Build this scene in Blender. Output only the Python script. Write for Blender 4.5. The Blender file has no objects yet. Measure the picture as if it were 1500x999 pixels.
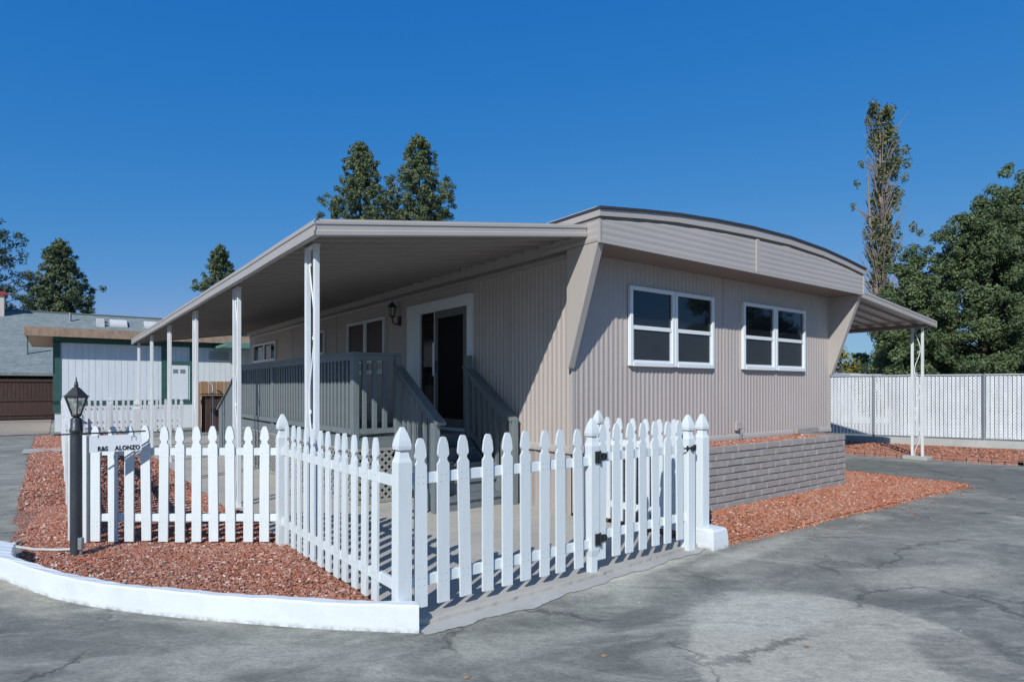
import bpy, bmesh, math, random
import numpy as np
from mathutils import Vector, Matrix
R = random.Random(7)
SC = bpy.context.scene
COL = SC.collection
rad = math.radians
# ------------------------------------------------------------------ camera, sky, sun, exposure
cd = bpy.data.cameras.new('camera'); cam = bpy.data.objects.new('camera', cd); COL.objects.link(cam)
cam.location = (0, 0, 1.6); cam.rotation_euler = (rad(90), 0, 0)
cd.sensor_width = 36; cd.lens = 36 * 890 / 1500; cd.shift_y = 68.5 / 1500
cd.clip_start = .05; cd.clip_end = 3000
SC.camera = cam
SUN = Vector((-.35, -1.0, .765)).normalized()
EL = math.asin(SUN.z); AZ = math.atan2(SUN.x, SUN.y)
w = bpy.data.worlds.new('World'); SC.world = w; w.use_nodes = True
nt = w.node_tree; nt.nodes.clear()
sk = nt.nodes.new('ShaderNodeTexSky'); sk.sky_type = 'NISHITA'; sk.sun_disc = False
sk.sun_elevation = EL; sk.sun_rotation = AZ; sk.altitude = 600; sk.air_density = 1.0; sk.dust_density = .25; sk.ozone_density = 4.0
bg = nt.nodes.new('ShaderNodeBackground'); bg.inputs[1].default_value = .088
wo = nt.nodes.new('ShaderNodeOutputWorld')
sep = nt.nodes.new('ShaderNodeSeparateColor'); cmb = nt.nodes.new('ShaderNodeCombineColor'); nt.links.new(sk.outputs[0], sep.inputs[0])
for i_, (g_, e_) in enumerate(((.25, 1.69), (1.27, .63), (4.0, .25))):      # clear, saturated late-summer sky
    pw_ = nt.nodes.new('ShaderNodeMath'); pw_.operation = 'POWER'; pw_.inputs[1].default_value = e_
    ml_ = nt.nodes.new('ShaderNodeMath'); ml_.operation = 'MULTIPLY'; ml_.inputs[1].default_value = g_
    nt.links.new(sep.outputs[i_], pw_.inputs[0]); nt.links.new(pw_.outputs[0], ml_.inputs[0]); nt.links.new(ml_.outputs[0], cmb.inputs[i_])
gm_ = nt.nodes.new('ShaderNodeMath'); gm_.operation = 'MULTIPLY'; gm_.inputs[1].default_value = .55; nt.links.new(cmb.inputs[1].links[0].from_socket, gm_.inputs[0])
mn_ = nt.nodes.new('ShaderNodeMath'); mn_.operation = 'MINIMUM'; nt.links.new(cmb.inputs[0].links[0].from_socket, mn_.inputs[0]); nt.links.new(gm_.outputs[0], mn_.inputs[1]); nt.links.new(mn_.outputs[0], cmb.inputs[0])
nt.links.new(cmb.outputs[0], bg.inputs[0]); nt.links.new(bg.outputs[0], wo.inputs[0])
sd = bpy.data.lights.new('sun', 'SUN'); sd.energy = 3.9; sd.angle = rad(.5); sd.color = (1, .985, .95)
so = bpy.data.objects.new('sun', sd); COL.objects.link(so)
so.rotation_euler = SUN.to_track_quat('Z', 'Y').to_euler(); so.location = (-20, -30, 30)
SC.view_settings.view_transform = 'Standard'; SC.view_settings.look = 'None'
SC.view_settings.exposure = .15; SC.view_settings.gamma = 1; SC.view_settings.use_curve_mapping = False

# ------------------------------------------------------------------ house frame: u along the front, v along the side
CX, CY = .738, 7.47
TH = math.atan2(.5989, .8008)
def W(u, v, z=0.0): return (CX + .8008*u - .5989*v, CY + .5989*u + .8008*v, z)
def toUV(X, Y): dx, dy = X-CX, Y-CY; return (dx*.8008+dy*.5989, -dx*.5989+dy*.8008)

# ------------------------------------------------------------------ materials
def lin(c): return tuple(((x/255)/12.92 if x/255 <= .04045 else ((x/255+.055)/1.055)**2.4) for x in c)
class N:
    def __init__(s, name):
        s.m = bpy.data.materials.new(name); s.m.use_nodes = True; s.t = s.m.node_tree
        s.b = s.t.nodes['Principled BSDF']; s.tc = s.t.nodes.new('ShaderNodeTexCoord')
    def n(s, typ, **k):
        x = s.t.nodes.new(typ)
        for a, v in k.items(): setattr(x, a, v)
        return x
    def l(s, a, b): s.t.links.new(a, b)
    def vec(s, scale=(1, 1, 1), loc=(0, 0, 0), out='Object'):
        mp = s.n('ShaderNodeMapping'); mp.inputs['Scale'].default_value = scale; mp.inputs['Location'].default_value = loc
        s.l(s.tc.outputs[out], mp.inputs[0]); return mp.outputs[0]
    def noise(s, scale, detail=4, rough=.55, vec=None, dist=0):
        x = s.n('ShaderNodeTexNoise'); x.inputs['Scale'].default_value = scale; x.inputs['Detail'].default_value = detail
        x.inputs['Roughness'].default_value = rough; x.inputs['Distortion'].default_value = dist
        s.l(vec if vec is not None else s.tc.outputs['Object'], x.inputs['Vector']); return x.outputs['Fac']
    def ramp(s, fac, stops, interp='LINEAR'):
        r = s.n('ShaderNodeValToRGB'); cr = r.color_ramp; cr.interpolation = interp
        while len(cr.elements) < len(stops): cr.elements.new(.5)
        for e, (p, c) in zip(cr.elements, stops):
            e.position = p; e.color = (c, c, c, 1) if isinstance(c, (int, float)) else (*c, 1)
        s.l(fac, r.inputs[0]); return r.outputs[0]
    def mix(s, f, a, b, mode='MIX'):
        x = s.n('ShaderNodeMix', data_type='RGBA', blend_type=mode)
        for k_, sock, v in ((0, x.inputs[0], f), (1, x.inputs[6], a), (2, x.inputs[7], b)):
            if isinstance(v, (int, float)): sock.default_value = v if k_ == 0 else (v, v, v, 1)
            elif isinstance(v, tuple): sock.default_value = (*v, 1)
            else: s.l(v, sock)
        return x.outputs[2]
    def math(s, op, a, b=0.0, clamp=False):
        x = s.n('ShaderNodeMath', operation=op, use_clamp=clamp)
        for i, v in enumerate((a, b)):
            if isinstance(v, (int, float)): x.inputs[i].default_value = v
            else: s.l(v, x.inputs[i])
        return x.outputs[0]
    def bump(s, h, strength, dist):
        x = s.n('ShaderNodeBump'); x.inputs['Strength'].default_value = strength; x.inputs['Distance'].default_value = dist
        s.l(h, x.inputs['Height']); s.l(x.outputs[0], s.b.inputs['Normal'])
    def col(s, c):
        if isinstance(c, tuple): s.b.inputs['Base Color'].default_value = (*c, 1)
        else: s.l(c, s.b.inputs['Base Color'])
        return s
    def rough(s, r): s.b.inputs['Roughness'].default_value = r; return s
def paint(name, c, rough=.5, var=.12, scale=3.0, bump=.0, bscale=60, dirt=None, metal=0, stretch=(1, 1, 1), spec=.5):
    m = N(name); a = tuple(x*(1-var) for x in c); b = tuple(min(1, x*(1+var*.5)) for x in c)
    n1 = m.noise(scale, 5, .65, m.vec(stretch)); cc = m.ramp(n1, [(.3, a), (.7, b)])
    if dirt:
        n2 = m.noise(scale*2.3, 8, .7, m.vec(stretch, (3, 1, 5)))
        cc = m.mix(m.math('MULTIPLY', m.ramp(n2, [(.52, 0.0), (.75, 1.0)]), dirt[1]), cc, dirt[0])
    m.col(cc).rough(rough); m.b.inputs['Metallic'].default_value = metal; m.b.inputs['Specular IOR Level'].default_value = spec
    if bump: m.bump(m.noise(bscale, 4, .6, m.vec(stretch)), bump, .01)
    return m.m
M = {}
def wood_white(name, c, amt=.06):
    m = N(name)
    oi = m.n('ShaderNodeObjectInfo')
    g = m.noise(9, 6, .7, m.vec((3, 3, .35)))
    cc = m.ramp(g, [(.3, tuple(x*(1-amt) for x in c)), (.65, c)])
    d = m.noise(4, 8, .75, m.vec((1, 1, .6), (7, 2, 3)))
    cc = m.mix(m.math('MULTIPLY', m.ramp(d, [(.56, 0.0), (.72, 1.0)]), .22), cc, (.46, .46, .44))
    k = m.math('ADD', m.math('MULTIPLY', oi.outputs['Random'], .09), .91)
    cc = m.mix(1.0, cc, k, 'MULTIPLY')
    m.col(cc).rough(.55); m.bump(m.noise(30, 5, .6, m.vec((4, 4, .3))), .35, .004); return m.m
M['white'] = wood_white('white_painted_wood', (.69, .74, .745))
M['oldwhite'] = wood_white('weathered_white_paint', (.70, .72, .72), .1)
M['metalwhite'] = paint('white_painted_metal', (.70, .73, .74), .4, .08, 4, .1, 40, ((.45, .4, .33), .35), stretch=(1, 1, .3))
M['vinyl'] = paint('white_vinyl', (.72, .76, .78), .35, .03)
def siding_mat(name, c, amt=.07):
    m = N(name)
    n1 = m.noise(1.3, 4, .6, m.vec((1, 1, .5))); cc = m.ramp(n1, [(.3, tuple(x*(1-amt) for x in c)), (.7, c)])
    s = m.noise(6, 6, .7, m.vec((6, 6, .25), (2, 5, 0)))
    cc = m.mix(m.math('MULTIPLY', m.ramp(s, [(.5, 0.0), (.8, 1.0)]), .3), cc, tuple(x*.72 for x in c))
    m.col(cc).rough(.42); m.bump(m.noise(14, 3, .5, m.vec((1, 1, .4))), .15, .006); return m.m
M['siding'] = siding_mat('taupe_siding', (.465, .41, .375), .10)
M['trim'] = siding_mat('taupe_trim', (.43, .395, .36), .05)
M['skirt'] = siding_mat('taupe_skirting', (.37, .335, .31))
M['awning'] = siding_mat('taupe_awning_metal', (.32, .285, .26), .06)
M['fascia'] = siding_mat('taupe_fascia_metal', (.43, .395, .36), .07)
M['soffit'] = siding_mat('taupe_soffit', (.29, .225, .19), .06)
M['deck'] = paint('grey_green_deck_paint', (.17, .20, .21), .55, .12, 4, .25, 40, ((.11, .125, .12), .5), stretch=(1, 1, .4))
M['step'] = paint('grey_step_paint', (.15, .175, .19), .6, .18, 5, .2, 50, ((.24, .25, .25), .5))
M['lattice'] = paint('lattice_paint', (.30, .31, .29), .6, .12, 6)
M['dark'] = paint('underfloor_shade', (.02, .02, .02), .9, .1)
M['roofdark'] = paint('dark_roof_edge', (.035, .037, .045), .7, .2, 4)
M['rooftop'] = paint('roof_coating', (.6, .6, .58), .7, .1, 2)
M['black'] = paint('black_iron', (.022, .024, .028), .45, .2, 8, .2, 60)
M['postblack'] = paint('black_painted_post', (.038, .043, .052), .42, .25, 5, .15, 60, ((.09, .09, .09), .5), stretch=(1, 1, .3))
M['bronze'] = paint('bronze_lantern', (.05, .047, .045), .4, .3, 12, .2, 60, metal=.3)
M['screenframe'] = paint('grey_screen_frame', (.13, .135, .14), .5, .1)
M['galv'] = paint('galvanised_steel', (.30, .33, .34), .45, .15, 6, metal=.4)
M['slat'] = paint('white_privacy_slats', (.78, .80, .82), .5, .14, 2.5, 0, 10, ((.4, .42, .43), .5), stretch=(3, 3, .5))
M['pipe'] = paint('grey_plastic_pipe', (.5, .5, .48), .5, .1)
M['green'] = paint('green_trim_paint', (.035, .105, .085), .55, .2, 3)
M['palegreen'] = paint('pale_green_gutter', (.12, .25, .21), .5, .15, 3)
M['nsiding'] = paint('neighbour_white_siding', (.70, .74, .76), .55, .08, 2, stretch=(4, 4, .4))
M['shake'] = paint('tan_roof_shakes', (.36, .25, .17), .8, .35, 4, .5, 30, ((.2, .15, .11), .6), stretch=(3, 1, 1))
M['brownfence'] = paint('dark_brown_boards', (.065, .035, .028), .8, .35, 5, .3, 30, ((.14, .08, .06), .5), stretch=(5, 5, .4))
M['newwood'] = paint('raw_tan_boards', (.33, .21, .12), .75, .3, 5, .3, 30, ((.2, .12, .07), .5), stretch=(4, 4, .4))
M['brick_red'] = paint('red_edging_brick', (.34, .155, .115), .85, .45, 7, .5, 60, ((.52, .42, .37), .75))
M['red'] = paint('red_chimney_cap', (.35, .04, .04), .6, .15)
M['cream'] = paint('cream_stucco', (.6, .53, .46), .8, .1)
def glass(name, c=(.012, .015, .017), rough=.04, spec=.6, tint=None):
    m = N(name); m.col(c).rough(rough); m.b.inputs['Specular IOR Level'].default_value = spec
    m.bump(m.noise(1.6, 2, .5), .04, .05); return m.m
M['glass'] = glass('window_glass')
M['screen'] = glass('insect_screen_glass', (.035, .042, .047), .35, .35)
M['dglass'] = glass('dark_door_glass', (.006, .006, .007), .06, .2)
M['doorscreen'] = glass('black_door_screen', (.007, .0075, .009), .6, .08)
M['brownreflect'] = glass('brown_reflection_glass', (.075, .052, .05), .5, .3)  # pane colour stands in for a reddish-brown reflection
M['curtain'] = paint('white_curtain', (.6, .62, .66), .8, .15, 6)
lg = N('lantern_glass'); lg.col((.42, .44, .38)).rough(.12); lg.b.inputs['Alpha'].default_value = .45; M['lglass'] = lg.m
m = N('painted_planter_brick')
n1 = m.noise(5, 6, .7); cc = m.ramp(n1, [(.3, (.30, .275, .255)), (.7, (.38, .35, .325))])
n2 = m.noise(40, 4, .7); cc = m.mix(m.math('MULTIPLY', m.ramp(n2, [(.5, 0.0), (.8, 1.0)]), .4), cc, (.24, .22, .205))
m.col(cc).rough(.8); m.bump(m.noise(45, 6, .7), .8, .012); M['pbrick'] = m.m
m = N('mortar_paint'); m.col(m.ramp(m.noise(8, 5, .7), [(.3, (.35, .325, .30)), (.7, (.43, .40, .375))])).rough(.85); m.bump(m.noise(60, 4), .5, .01); M['mortar'] = m.m
m = N('white_painted_kerb')
n1 = m.noise(3.5, 8, .7); cc = m.ramp(n1, [(.3, (.60, .64, .655)), (.6, (.68, .72, .73))])
sx = m.n('ShaderNodeSeparateXYZ'); m.l(m.tc.outputs['Object'], sx.inputs[0])
low = m.math('SUBTRACT', 1.0, m.math('MULTIPLY', sx.outputs[2], 28.0), True)
lm = m.math('MULTIPLY', low, m.ramp(m.noise(14, 7, .75), [(.4, 0.0), (.6, 1.0)]))
cc = m.mix(lm, cc, (.30, .30, .29))
m.col(cc).rough(.65); m.bump(m.noise(22, 7, .65), .25, .008); M['kerb'] = m.m

def rock_mat(name, pal):
    m = N(name); v = m.n('ShaderNodeTexVoronoi'); v.inputs['Scale'].default_value = 38; m.l(m.tc.outputs['Object'], v.inputs['Vector'])
    sp = m.n('ShaderNodeSeparateColor'); m.l(v.outputs['Color'], sp.inputs[0])
    cc = m.ramp(sp.outputs[0], pal, 'CONSTANT')
    big = m.noise(1.1, 4, .6); cc = m.mix(m.math('MULTIPLY', m.ramp(big, [(.4, 0.0), (.65, 1.0)]), .35), cc, (.44, .28, .21))
    cc = m.mix(.6, cc, m.ramp(m.noise(90, 3), [(.3, .68), (.7, 1.0)]), 'MULTIPLY')
    m.col(cc).rough(.9); m.bump(m.noise(110, 4, .7), .7, .01); return m.m
M['lava'] = rock_mat('red_lava_rock', [(0, (.18, .07, .045)), (.12, (.38, .125, .07)), (.36, (.45, .175, .11)), (.58, (.28, .09, .055)), (.70, (.48, .235, .16)), (.88, (.62, .43, .35)), (.965, (.78, .70, .64))])
M['lava_orange'] = rock_mat('orange_lava_rock', [(0, (.16, .055, .03)), (.12, (.38, .12, .055)), (.36, (.48, .165, .078)), (.58, (.27, .092, .048)), (.70, (.48, .215, .13)), (.90, (.58, .36, .26)), (.98, (.72, .6, .52))])
m = N('lava_bed'); v = m.n('ShaderNodeTexVoronoi'); v.inputs['Scale'].default_value = 34; m.l(m.tc.outputs['Object'], v.inputs['Vector'])
sp = m.n('ShaderNodeSeparateColor'); m.l(v.outputs['Color'], sp.inputs[0])
cc = m.ramp(sp.outputs[0], [(0, (.20, .085, .06)), (.3, (.42, .19, .13)), (.6, (.32, .14, .095)), (.85, (.52, .30, .22))], 'CONSTANT')
m.col(cc).rough(.95); m.bump(v.outputs['Distance'], 1.0, .03); M['bed'] = m.m
m = N('beige_gravel'); cc = m.ramp(m.noise(12, 8, .8), [(.3, (.22, .18, .14)), (.7, (.42, .36, .29))]); m.col(cc).rough(.95); m.bump(m.noise(30, 5, .8), .8, .03); M['beige'] = m.m

# concrete
def concrete(name, a, b, st):
    m = N(name); n1 = m.noise(1.2, 7, .65, dist=.4); cc = m.ramp(n1, [(.3, a), (.7, b)])
    n2 = m.noise(7, 8, .75, m.vec((1, 1, 1), (4, 4, 0))); cc = m.mix(m.math('MULTIPLY', m.ramp(n2, [(.5, 0.0), (.7, 1.0)]), .4), cc, st)
    n3 = m.noise(160, 2, .5); cc = m.mix(.35, cc, m.ramp(n3, [(.3, .72), (.7, 1.0)]), 'MULTIPLY')
    m.col(cc).rough(.88); m.bump(m.noise(70, 6, .7), .3, .006); return m.m
M['patio'] = concrete('patio_concrete', (.38, .365, .325), (.50, .475, .42), (.30, .295, .275))
M['conc'] = concrete('old_concrete', (.37, .36, .33), (.46, .45, .415), (.27, .265, .25))

# asphalt (object coordinates = world metres)
m = N('weathered_asphalt')
sx = m.n('ShaderNodeSeparateXYZ'); m.l(m.tc.outputs['Object'], sx.inputs[0])
def blob(cx, cy, rx, ry, rot=0, wob=.5, sharp=.25, seed=0):
    mp = m.n('ShaderNodeMapping', vector_type='TEXTURE'); mp.inputs['Location'].default_value = (cx, cy, 0)
    mp.inputs['Rotation'].default_value = (0, 0, rad(rot)); mp.inputs['Scale'].default_value = (rx, ry, 1)
    m.l(m.tc.outputs['Object'], mp.inputs[0])
    ln = m.n('ShaderNodeVectorMath', operation='LENGTH'); m.l(mp.outputs[0], ln.inputs[0])
    d = m.math('ADD', ln.outputs['Value'], m.math('MULTIPLY', m.math('SUBTRACT', m.noise(2.6, 9, .80, m.vec((1, 1.5, 1), (seed, seed*2, 0)), .5), .5), wob*2))
    return m.ramp(d, [(max(0, 1-sharp)*.5, 1.0), (.5, 0.0)]) if False else m.math('MULTIPLY', m.math('SUBTRACT', 1.0, d), 1/sharp, True)
base = m.ramp(m.noise(.9, 8, .68, dist=.8), [(.30, (.100, .109, .108)), (.48, (.160, .171, .168)), (.70, (.275, .285, .275))])
swirl = m.noise(1.0, 8, .72, m.vec((.9, 1.9, 1), (9, 3, 0)), 1.6)
cc = m.mix(m.math('MULTIPLY', m.ramp(swirl, [(.47, 0.0), (.66, 1.0)]), .6), base, (.36, .375, .365))
streak = m.noise(3.2, 9, .78, m.vec((.8, 2.4, 1), (1, 7, 0)), 1.2)
for (a, b2, c_) in ((blob(2.0, 3.55, .95, 1.2, -18, .10, .05, 1), .85, (.415, .415, .39)), (blob(1.75, 4.35, .75, .45, 20, .35, .35, 3), .75, (.42, .435, .425)),
                (blob(3.55, 5.1, 1.1, .35, 20, .45, .6, 6), .6, (.40, .395, .37)), (blob(2.4, 6.0, 1.3, .18, 40, .4, .6, 19), .7, (.40, .41, .40)),
                (blob(-.05, 3.75, .8, .22, 22, .45, .6, 5), .55, (.37, .38, .365)), (blob(.75, 5.0, .55, .3, 35, .45, .5, 8), .8, (.42, .435, .425)), (blob(1.1, 5.35, 1.3, .16, 37, .4, .5, 18), .75, (.45, .455, .43)),
                (blob(-1.35, 3.75, .75, .35, 12, .5, .6, 21), .6, (.37, .385, .375)), (blob(4.2, 6.6, 2.4, .5, 28, .5, .9, 11), .4, (.33, .34, .34)), (blob(-3.9, 4.75, 1.2, .22, -35, .5, .6, 24), .6, (.36, .35, .31)),
                (blob(-9, 12, 1.6, 5, 20, .5, .8, 13), .35, (.33, .35, .35)), (blob(7.5, 7.6, 2.0, .5, 20, .5, .8, 14), .35, (.34, .35, .35))):
    cc = m.mix(m.math('MULTIPLY', m.math('MULTIPLY', a, b2), m.ramp(streak, [(.3, .45), (.6, 1.0)])), cc, c_)
for (a, b2) in ((blob(2.95, 4.55, .42, .28, 10, .5, .4, 15), .65), (blob(2.75, 3.55, .4, .5, 0, .5, .3, 35), .7), (blob(3.9, 3.9, .7, .45, 0, .5, .6, 36), .5), (blob(1.0, 4.3, .55, .16, 35, .4, .35, 16), .75), (blob(.35, 4.2, .5, .14, 10, .4, .5, 17), .5),
                (blob(.9, 5.75, 1.4, .07, 38, .25, .5, 27), .75), (blob(-2.6, 3.9, 1.1, .28, 0, .5, .6, 23), .55), (blob(-1.0, 3.9, .5, .2, 10, .5, .5, 29), .45), (blob(9.3, 9.5, 2.2, 5.5, 36, .2, .3, 33), .8), (blob(5.2, 7.4, 2.6, .5, 32, .4, .6, 38), .5), (blob(2.9, 5.5, 1.6, .22, 24, .4, .6, 39), .5)):
    cc = m.mix(m.math('MULTIPLY', m.math('MULTIPLY', a, b2), m.ramp(streak, [(.35, 1.0), (.7, .35)])), cc, (.095, .105, .106))
med = m.noise(7.5, 8, .8, m.vec((1, 1.7, 1), (5, 5, 0)), .6); cc = m.mix(.42, cc, m.ramp(med, [(.38, .55), (.46, .85), (.54, 1.02), (.66, 1.35)]), 'MULTIPLY')
med2 = m.noise(19, 9, .85, m.vec((1, 1.6, 1), (2, 5, 0)), .4); cc = m.mix(.42, cc, m.ramp(med2, [(.38, .62), (.5, .98), (.62, 1.2)]), 'MULTIPLY')
cc = m.mix(1.0, cc, (1.32, 1.24, 1.06), 'MULTIPLY')
spk = m.noise(42, 5, .7); cc = m.mix(.5, cc, m.ramp(spk, [(.35, .62), (.56, 1.08)]), 'MULTIPLY')
fine = m.noise(150, 4, .8)
cc = m.mix(.55, cc, m.ramp(fine, [(.36, .55), (.6, 1.18)]), 'MULTIPLY')
vo = m.n('ShaderNodeTexVoronoi', feature='DISTANCE_TO_EDGE'); vo.inputs['Scale'].default_value = .62
dn = m.n('ShaderNodeTexNoise'); dn.inputs['Scale'].default_value = 3.5; dn.inputs['Detail'].default_value = 7; dn.inputs['Roughness'].default_value = .7
m.l(m.tc.outputs['Object'], dn.inputs['Vector'])
vm = m.n('ShaderNodeVectorMath', operation='MULTIPLY_ADD'); m.l(dn.outputs['Color'], vm.inputs[0]); vm.inputs[1].default_value = (.55, .55, .0); m.l(m.tc.outputs['Object'], vm.inputs[2])
m.l(vm.outputs[0], vo.inputs['Vector'])
crk = m.math('MULTIPLY', m.ramp(vo.outputs['Distance'], [(.004, 1.0), (.013, 0.0)]), m.ramp(m.noise(.55, 3, .5, m.vec((1, 1, 1), (2.5, 0, 0))), [(.45, 0.0), (.52, 1.0)]))
cc = m.mix(m.math('MULTIPLY', crk, .6), cc, (.06, .06, .055))
m.col(cc).rough(.9)
hb = m.math('SUBTRACT', m.math('ADD', m.math('MULTIPLY', fine, .35), m.noise(18, 6, .7)), m.math('MULTIPLY', crk, 1.6))
m.bump(hb, .45, .012); M['asphalt'] = m.m

def leaf_mat(name, dark, light, trans=.2):
    m = N(name); n1 = m.noise(.9, 3, .6); n2 = m.noise(7, 2, .6)
    f = m.math('ADD', m.math('MULTIPLY', n1, .6), m.math('MULTIPLY', n2, .4))
    m.col(m.ramp(f, [(.36, dark), (.62, light)])).rough(.6); m.b.inputs['Specular IOR Level'].default_value = .25
    return m.m
M['leaf_conifer'] = leaf_mat('conifer_foliage', (.045, .08, .042), (.16, .19, .09))
M['leaf_dark'] = leaf_mat('dark_foliage', (.03, .055, .035), (.09, .125, .07))
M['leaf_ever'] = leaf_mat('evergreen_foliage', (.035, .062, .028), (.145, .19, .08))
M['leaf_pop'] = leaf_mat('poplar_foliage', (.06, .085, .035), (.19, .20, .09))
M['leaf_yel'] = leaf_mat('yellow_green_foliage', (.09, .10, .02), (.24, .22, .05))
M['bark'] = paint('bark', (.10, .075, .06), .9, .3, 6, .5, 30)
M['palebark'] = paint('pale_bark', (.26, .21, .18), .9, .25, 6, .5, 30)
def shingle():
    m = N('grey_green_shingles'); br = m.n('ShaderNodeTexBrick'); br.inputs['Scale'].default_value = 2.4
    br.inputs['Mortar Size'].default_value = .012; br.inputs['Brick Width'].default_value = .5; br.inputs['Row Height'].default_value = .32
    br.inputs['Color1'].default_value = (.17, .21, .205, 1); br.inputs['Color2'].default_value = (.25, .28, .265, 1); br.inputs['Mortar'].default_value = (.12, .145, .14, 1)
    m.l(m.tc.outputs['Object'], br.inputs['Vector'])
    cc = m.mix(.5, br.outputs[0], m.ramp(m.noise(.8, 7, .75, m.vec((1, 2, 1))), [(.3, .7), (.7, 1.25)]), 'MULTIPLY')
    m.col(cc).rough(.9); return m.m
M['shingle'] = shingle()

# ------------------------------------------------------------------ mesh building
class MB:
    def __init__(s): s.v = []; s.f = []; s.sm = []
    def add(s, vs, fs, smooth=False):
        o = len(s.v); s.v += [tuple(p) for p in vs]; s.f += [tuple(i+o for i in f) for f in fs]; s.sm += [smooth]*len(fs); return s
    def box(s, x0, x1, y0, y1, z0, z1, c=0.0):
        if c <= 0:
            vs = [(x, y, z) for z in (z0, z1) for y in (y0, y1) for x in (x0, x1)]
            return s.add(vs, [(0, 2, 3, 1), (4, 5, 7, 6), (0, 1, 5, 4), (2, 6, 7, 3), (0, 4, 6, 2), (1, 3, 7, 5)])
        bm = bmesh.new(); bmesh.ops.create_cube(bm, size=1)
        for v in bm.verts: v.co = Vector(((x0+x1)/2+v.co.x*(x1-x0), (y0+y1)/2+v.co.y*(y1-y0), (z0+z1)/2+v.co.z*(z1-z0)))
        bmesh.ops.bevel(bm, geom=list(bm.edges), offset=c, segments=1, affect='EDGES')
        s.frombm(bm); return s
    def frombm(s, bm, smooth=False):
        bm.verts.ensure_lookup_table(); bm.verts.index_update()
        s.add([v.co[:] for v in bm.verts], [[v.index for v in f.verts] for f in bm.faces], smooth); bm.free()
    def prism(s, poly, axis, a0, a1):   # poly 2D, extruded along axis ('x','y','z')
        def P(p, a): return {'x': (a, p[0], p[1]), 'y': (p[0], a, p[1]), 'z': (p[0], p[1], a)}[axis]
        n = len(poly); vs = [P(p, a0) for p in poly]+[P(p, a1) for p in poly]
        return s.add(vs, [tuple(range(n))[::-1], tuple(range(n, 2*n))]+[(i, (i+1) % n, n+(i+1) % n, n+i) for i in range(n)])
    def bar(s, a, b, wx, wy, up=(0, 0, 1)):
        a, b = Vector(a), Vector(b); d = (b-a).normalized(); upv = Vector(up)
        if abs(d.dot(upv)) > .99: upv = Vector((0, 1, 0))
        x = d.cross(upv).normalized(); y = x.cross(d).normalized()
        vs = [p+x*sx*wx/2+y*sy*wy/2 for p in (a, b) for sx, sy in ((-1, -1), (1, -1), (1, 1), (-1, 1))]
        return s.add(vs, [(0, 3, 2, 1), (4, 5, 6, 7)]+[(i, (i+1) % 4, 4+(i+1) % 4, 4+i) for i in range(4)])
    def tube(s, pts, r, n=8, cap=True, smooth=True):
        pts = [Vector(p) for p in pts]; rs = r if isinstance(r, (list, tuple)) else [r]*len(pts); vs = []; prev = None
        for i, p in enumerate(pts):
            d = (pts[min(i+1, len(pts)-1)]-pts[max(i-1, 0)]).normalized()
            if prev is None: prev = d.orthogonal().normalized()
            x = (prev-d*prev.dot(d)).normalized(); prev = x; y = d.cross(x)
            vs += [p+(x*math.cos(2*math.pi*k/n)+y*math.sin(2*math.pi*k/n))*rs[i] for k in range(n)]
        fs = [(i*n+k, i*n+(k+1) % n, (i+1)*n+(k+1) % n, (i+1)*n+k) for i in range(len(pts)-1) for k in range(n)]
        s.add(vs, fs, smooth)
        if cap: s.add(vs[:n], [tuple(range(n))[::-1]]); s.add(vs[-n:], [tuple(range(n))])
        return s
    def rings(s, prof, n=4, cx=0, cy=0, rot=math.pi/4, smooth=False):   # prof = (z, half-width); n=4 gives a square section
        k0 = math.sqrt(2) if n == 4 else 1; vs = []
        for z, r in prof: vs += [(cx+math.cos(rot+2*math.pi*k/n)*r*k0, cy+math.sin(rot+2*math.pi*k/n)*r*k0, z) for k in range(n)]
        L = len(prof); fs = [(i*n+k, i*n+(k+1) % n, (i+1)*n+(k+1) % n, (i+1)*n+k) for i in range(L-1) for k in range(n)]
        s.add(vs, fs, smooth); s.add(vs[:n], [tuple(range(n))[::-1]]); s.add(vs[-n:], [tuple(range(n))]); return s
    def mesh(s, name, mat, o=(0, 0, 0)):
        me = bpy.data.meshes.new(name); me.from_pydata([(a-o[0], b-o[1], c-o[2]) for a, b, c in s.v], [], s.f)
        me.polygons.foreach_set('use_smooth', s.sm); me.materials.append(mat); me.update(); return me
    def build(s, name, mat, parent=None, o=None):
        if o is None: o = parent.get('_o', (0, 0, 0)) if parent else (0, 0, 0)
        me = s.mesh(name, mat, o); ob = bpy.data.objects.new(name, me); COL.objects.link(ob)
        if parent: ob.parent = parent; ob['_o'] = tuple(o)
        return ob
def tag(o, label=None, cat=None, group=None, kind=None):
    if label: o['label'] = label
    if cat: o['category'] = cat
    if group: o['group'] = group
    if kind: o['kind'] = kind
    return o
def thing(name, at, label, cat, group=None, frame='house', rot=0):
    """Empty at the thing's base; children are written in house (u,v,z) or world metres, origin removed by build()"""
    e = bpy.data.objects.new(name, None); COL.objects.link(e); e.empty_display_size = .2
    if frame == 'house': e.location = W(*at); e.rotation_euler.z = TH
    elif frame == 'run': e.location = W(*at); e.rotation_euler.z = TH+rot; at = (0, 0, 0)
    else: e.location = at; e.rotation_euler.z = rot
    e['_o'] = tuple(float(x) for x in at); return tag(e, label, cat, group)
def solo(mb, name, mat, at, label=None, cat=None, group=None, kind=None, frame='house'):
    o = mb.build(name, mat, None, at)
    if frame == 'house': o.location = W(*at); o.rotation_euler.z = TH
    else: o.location = at
    return tag(o, label, cat, group, kind)
def inst(name, me, parent, loc, rot=(0, 0, 0)):
    o = bpy.data.objects.new(name, me); COL.objects.link(o); o.parent = parent; o.location = loc; o.rotation_euler = rot; return o

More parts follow.
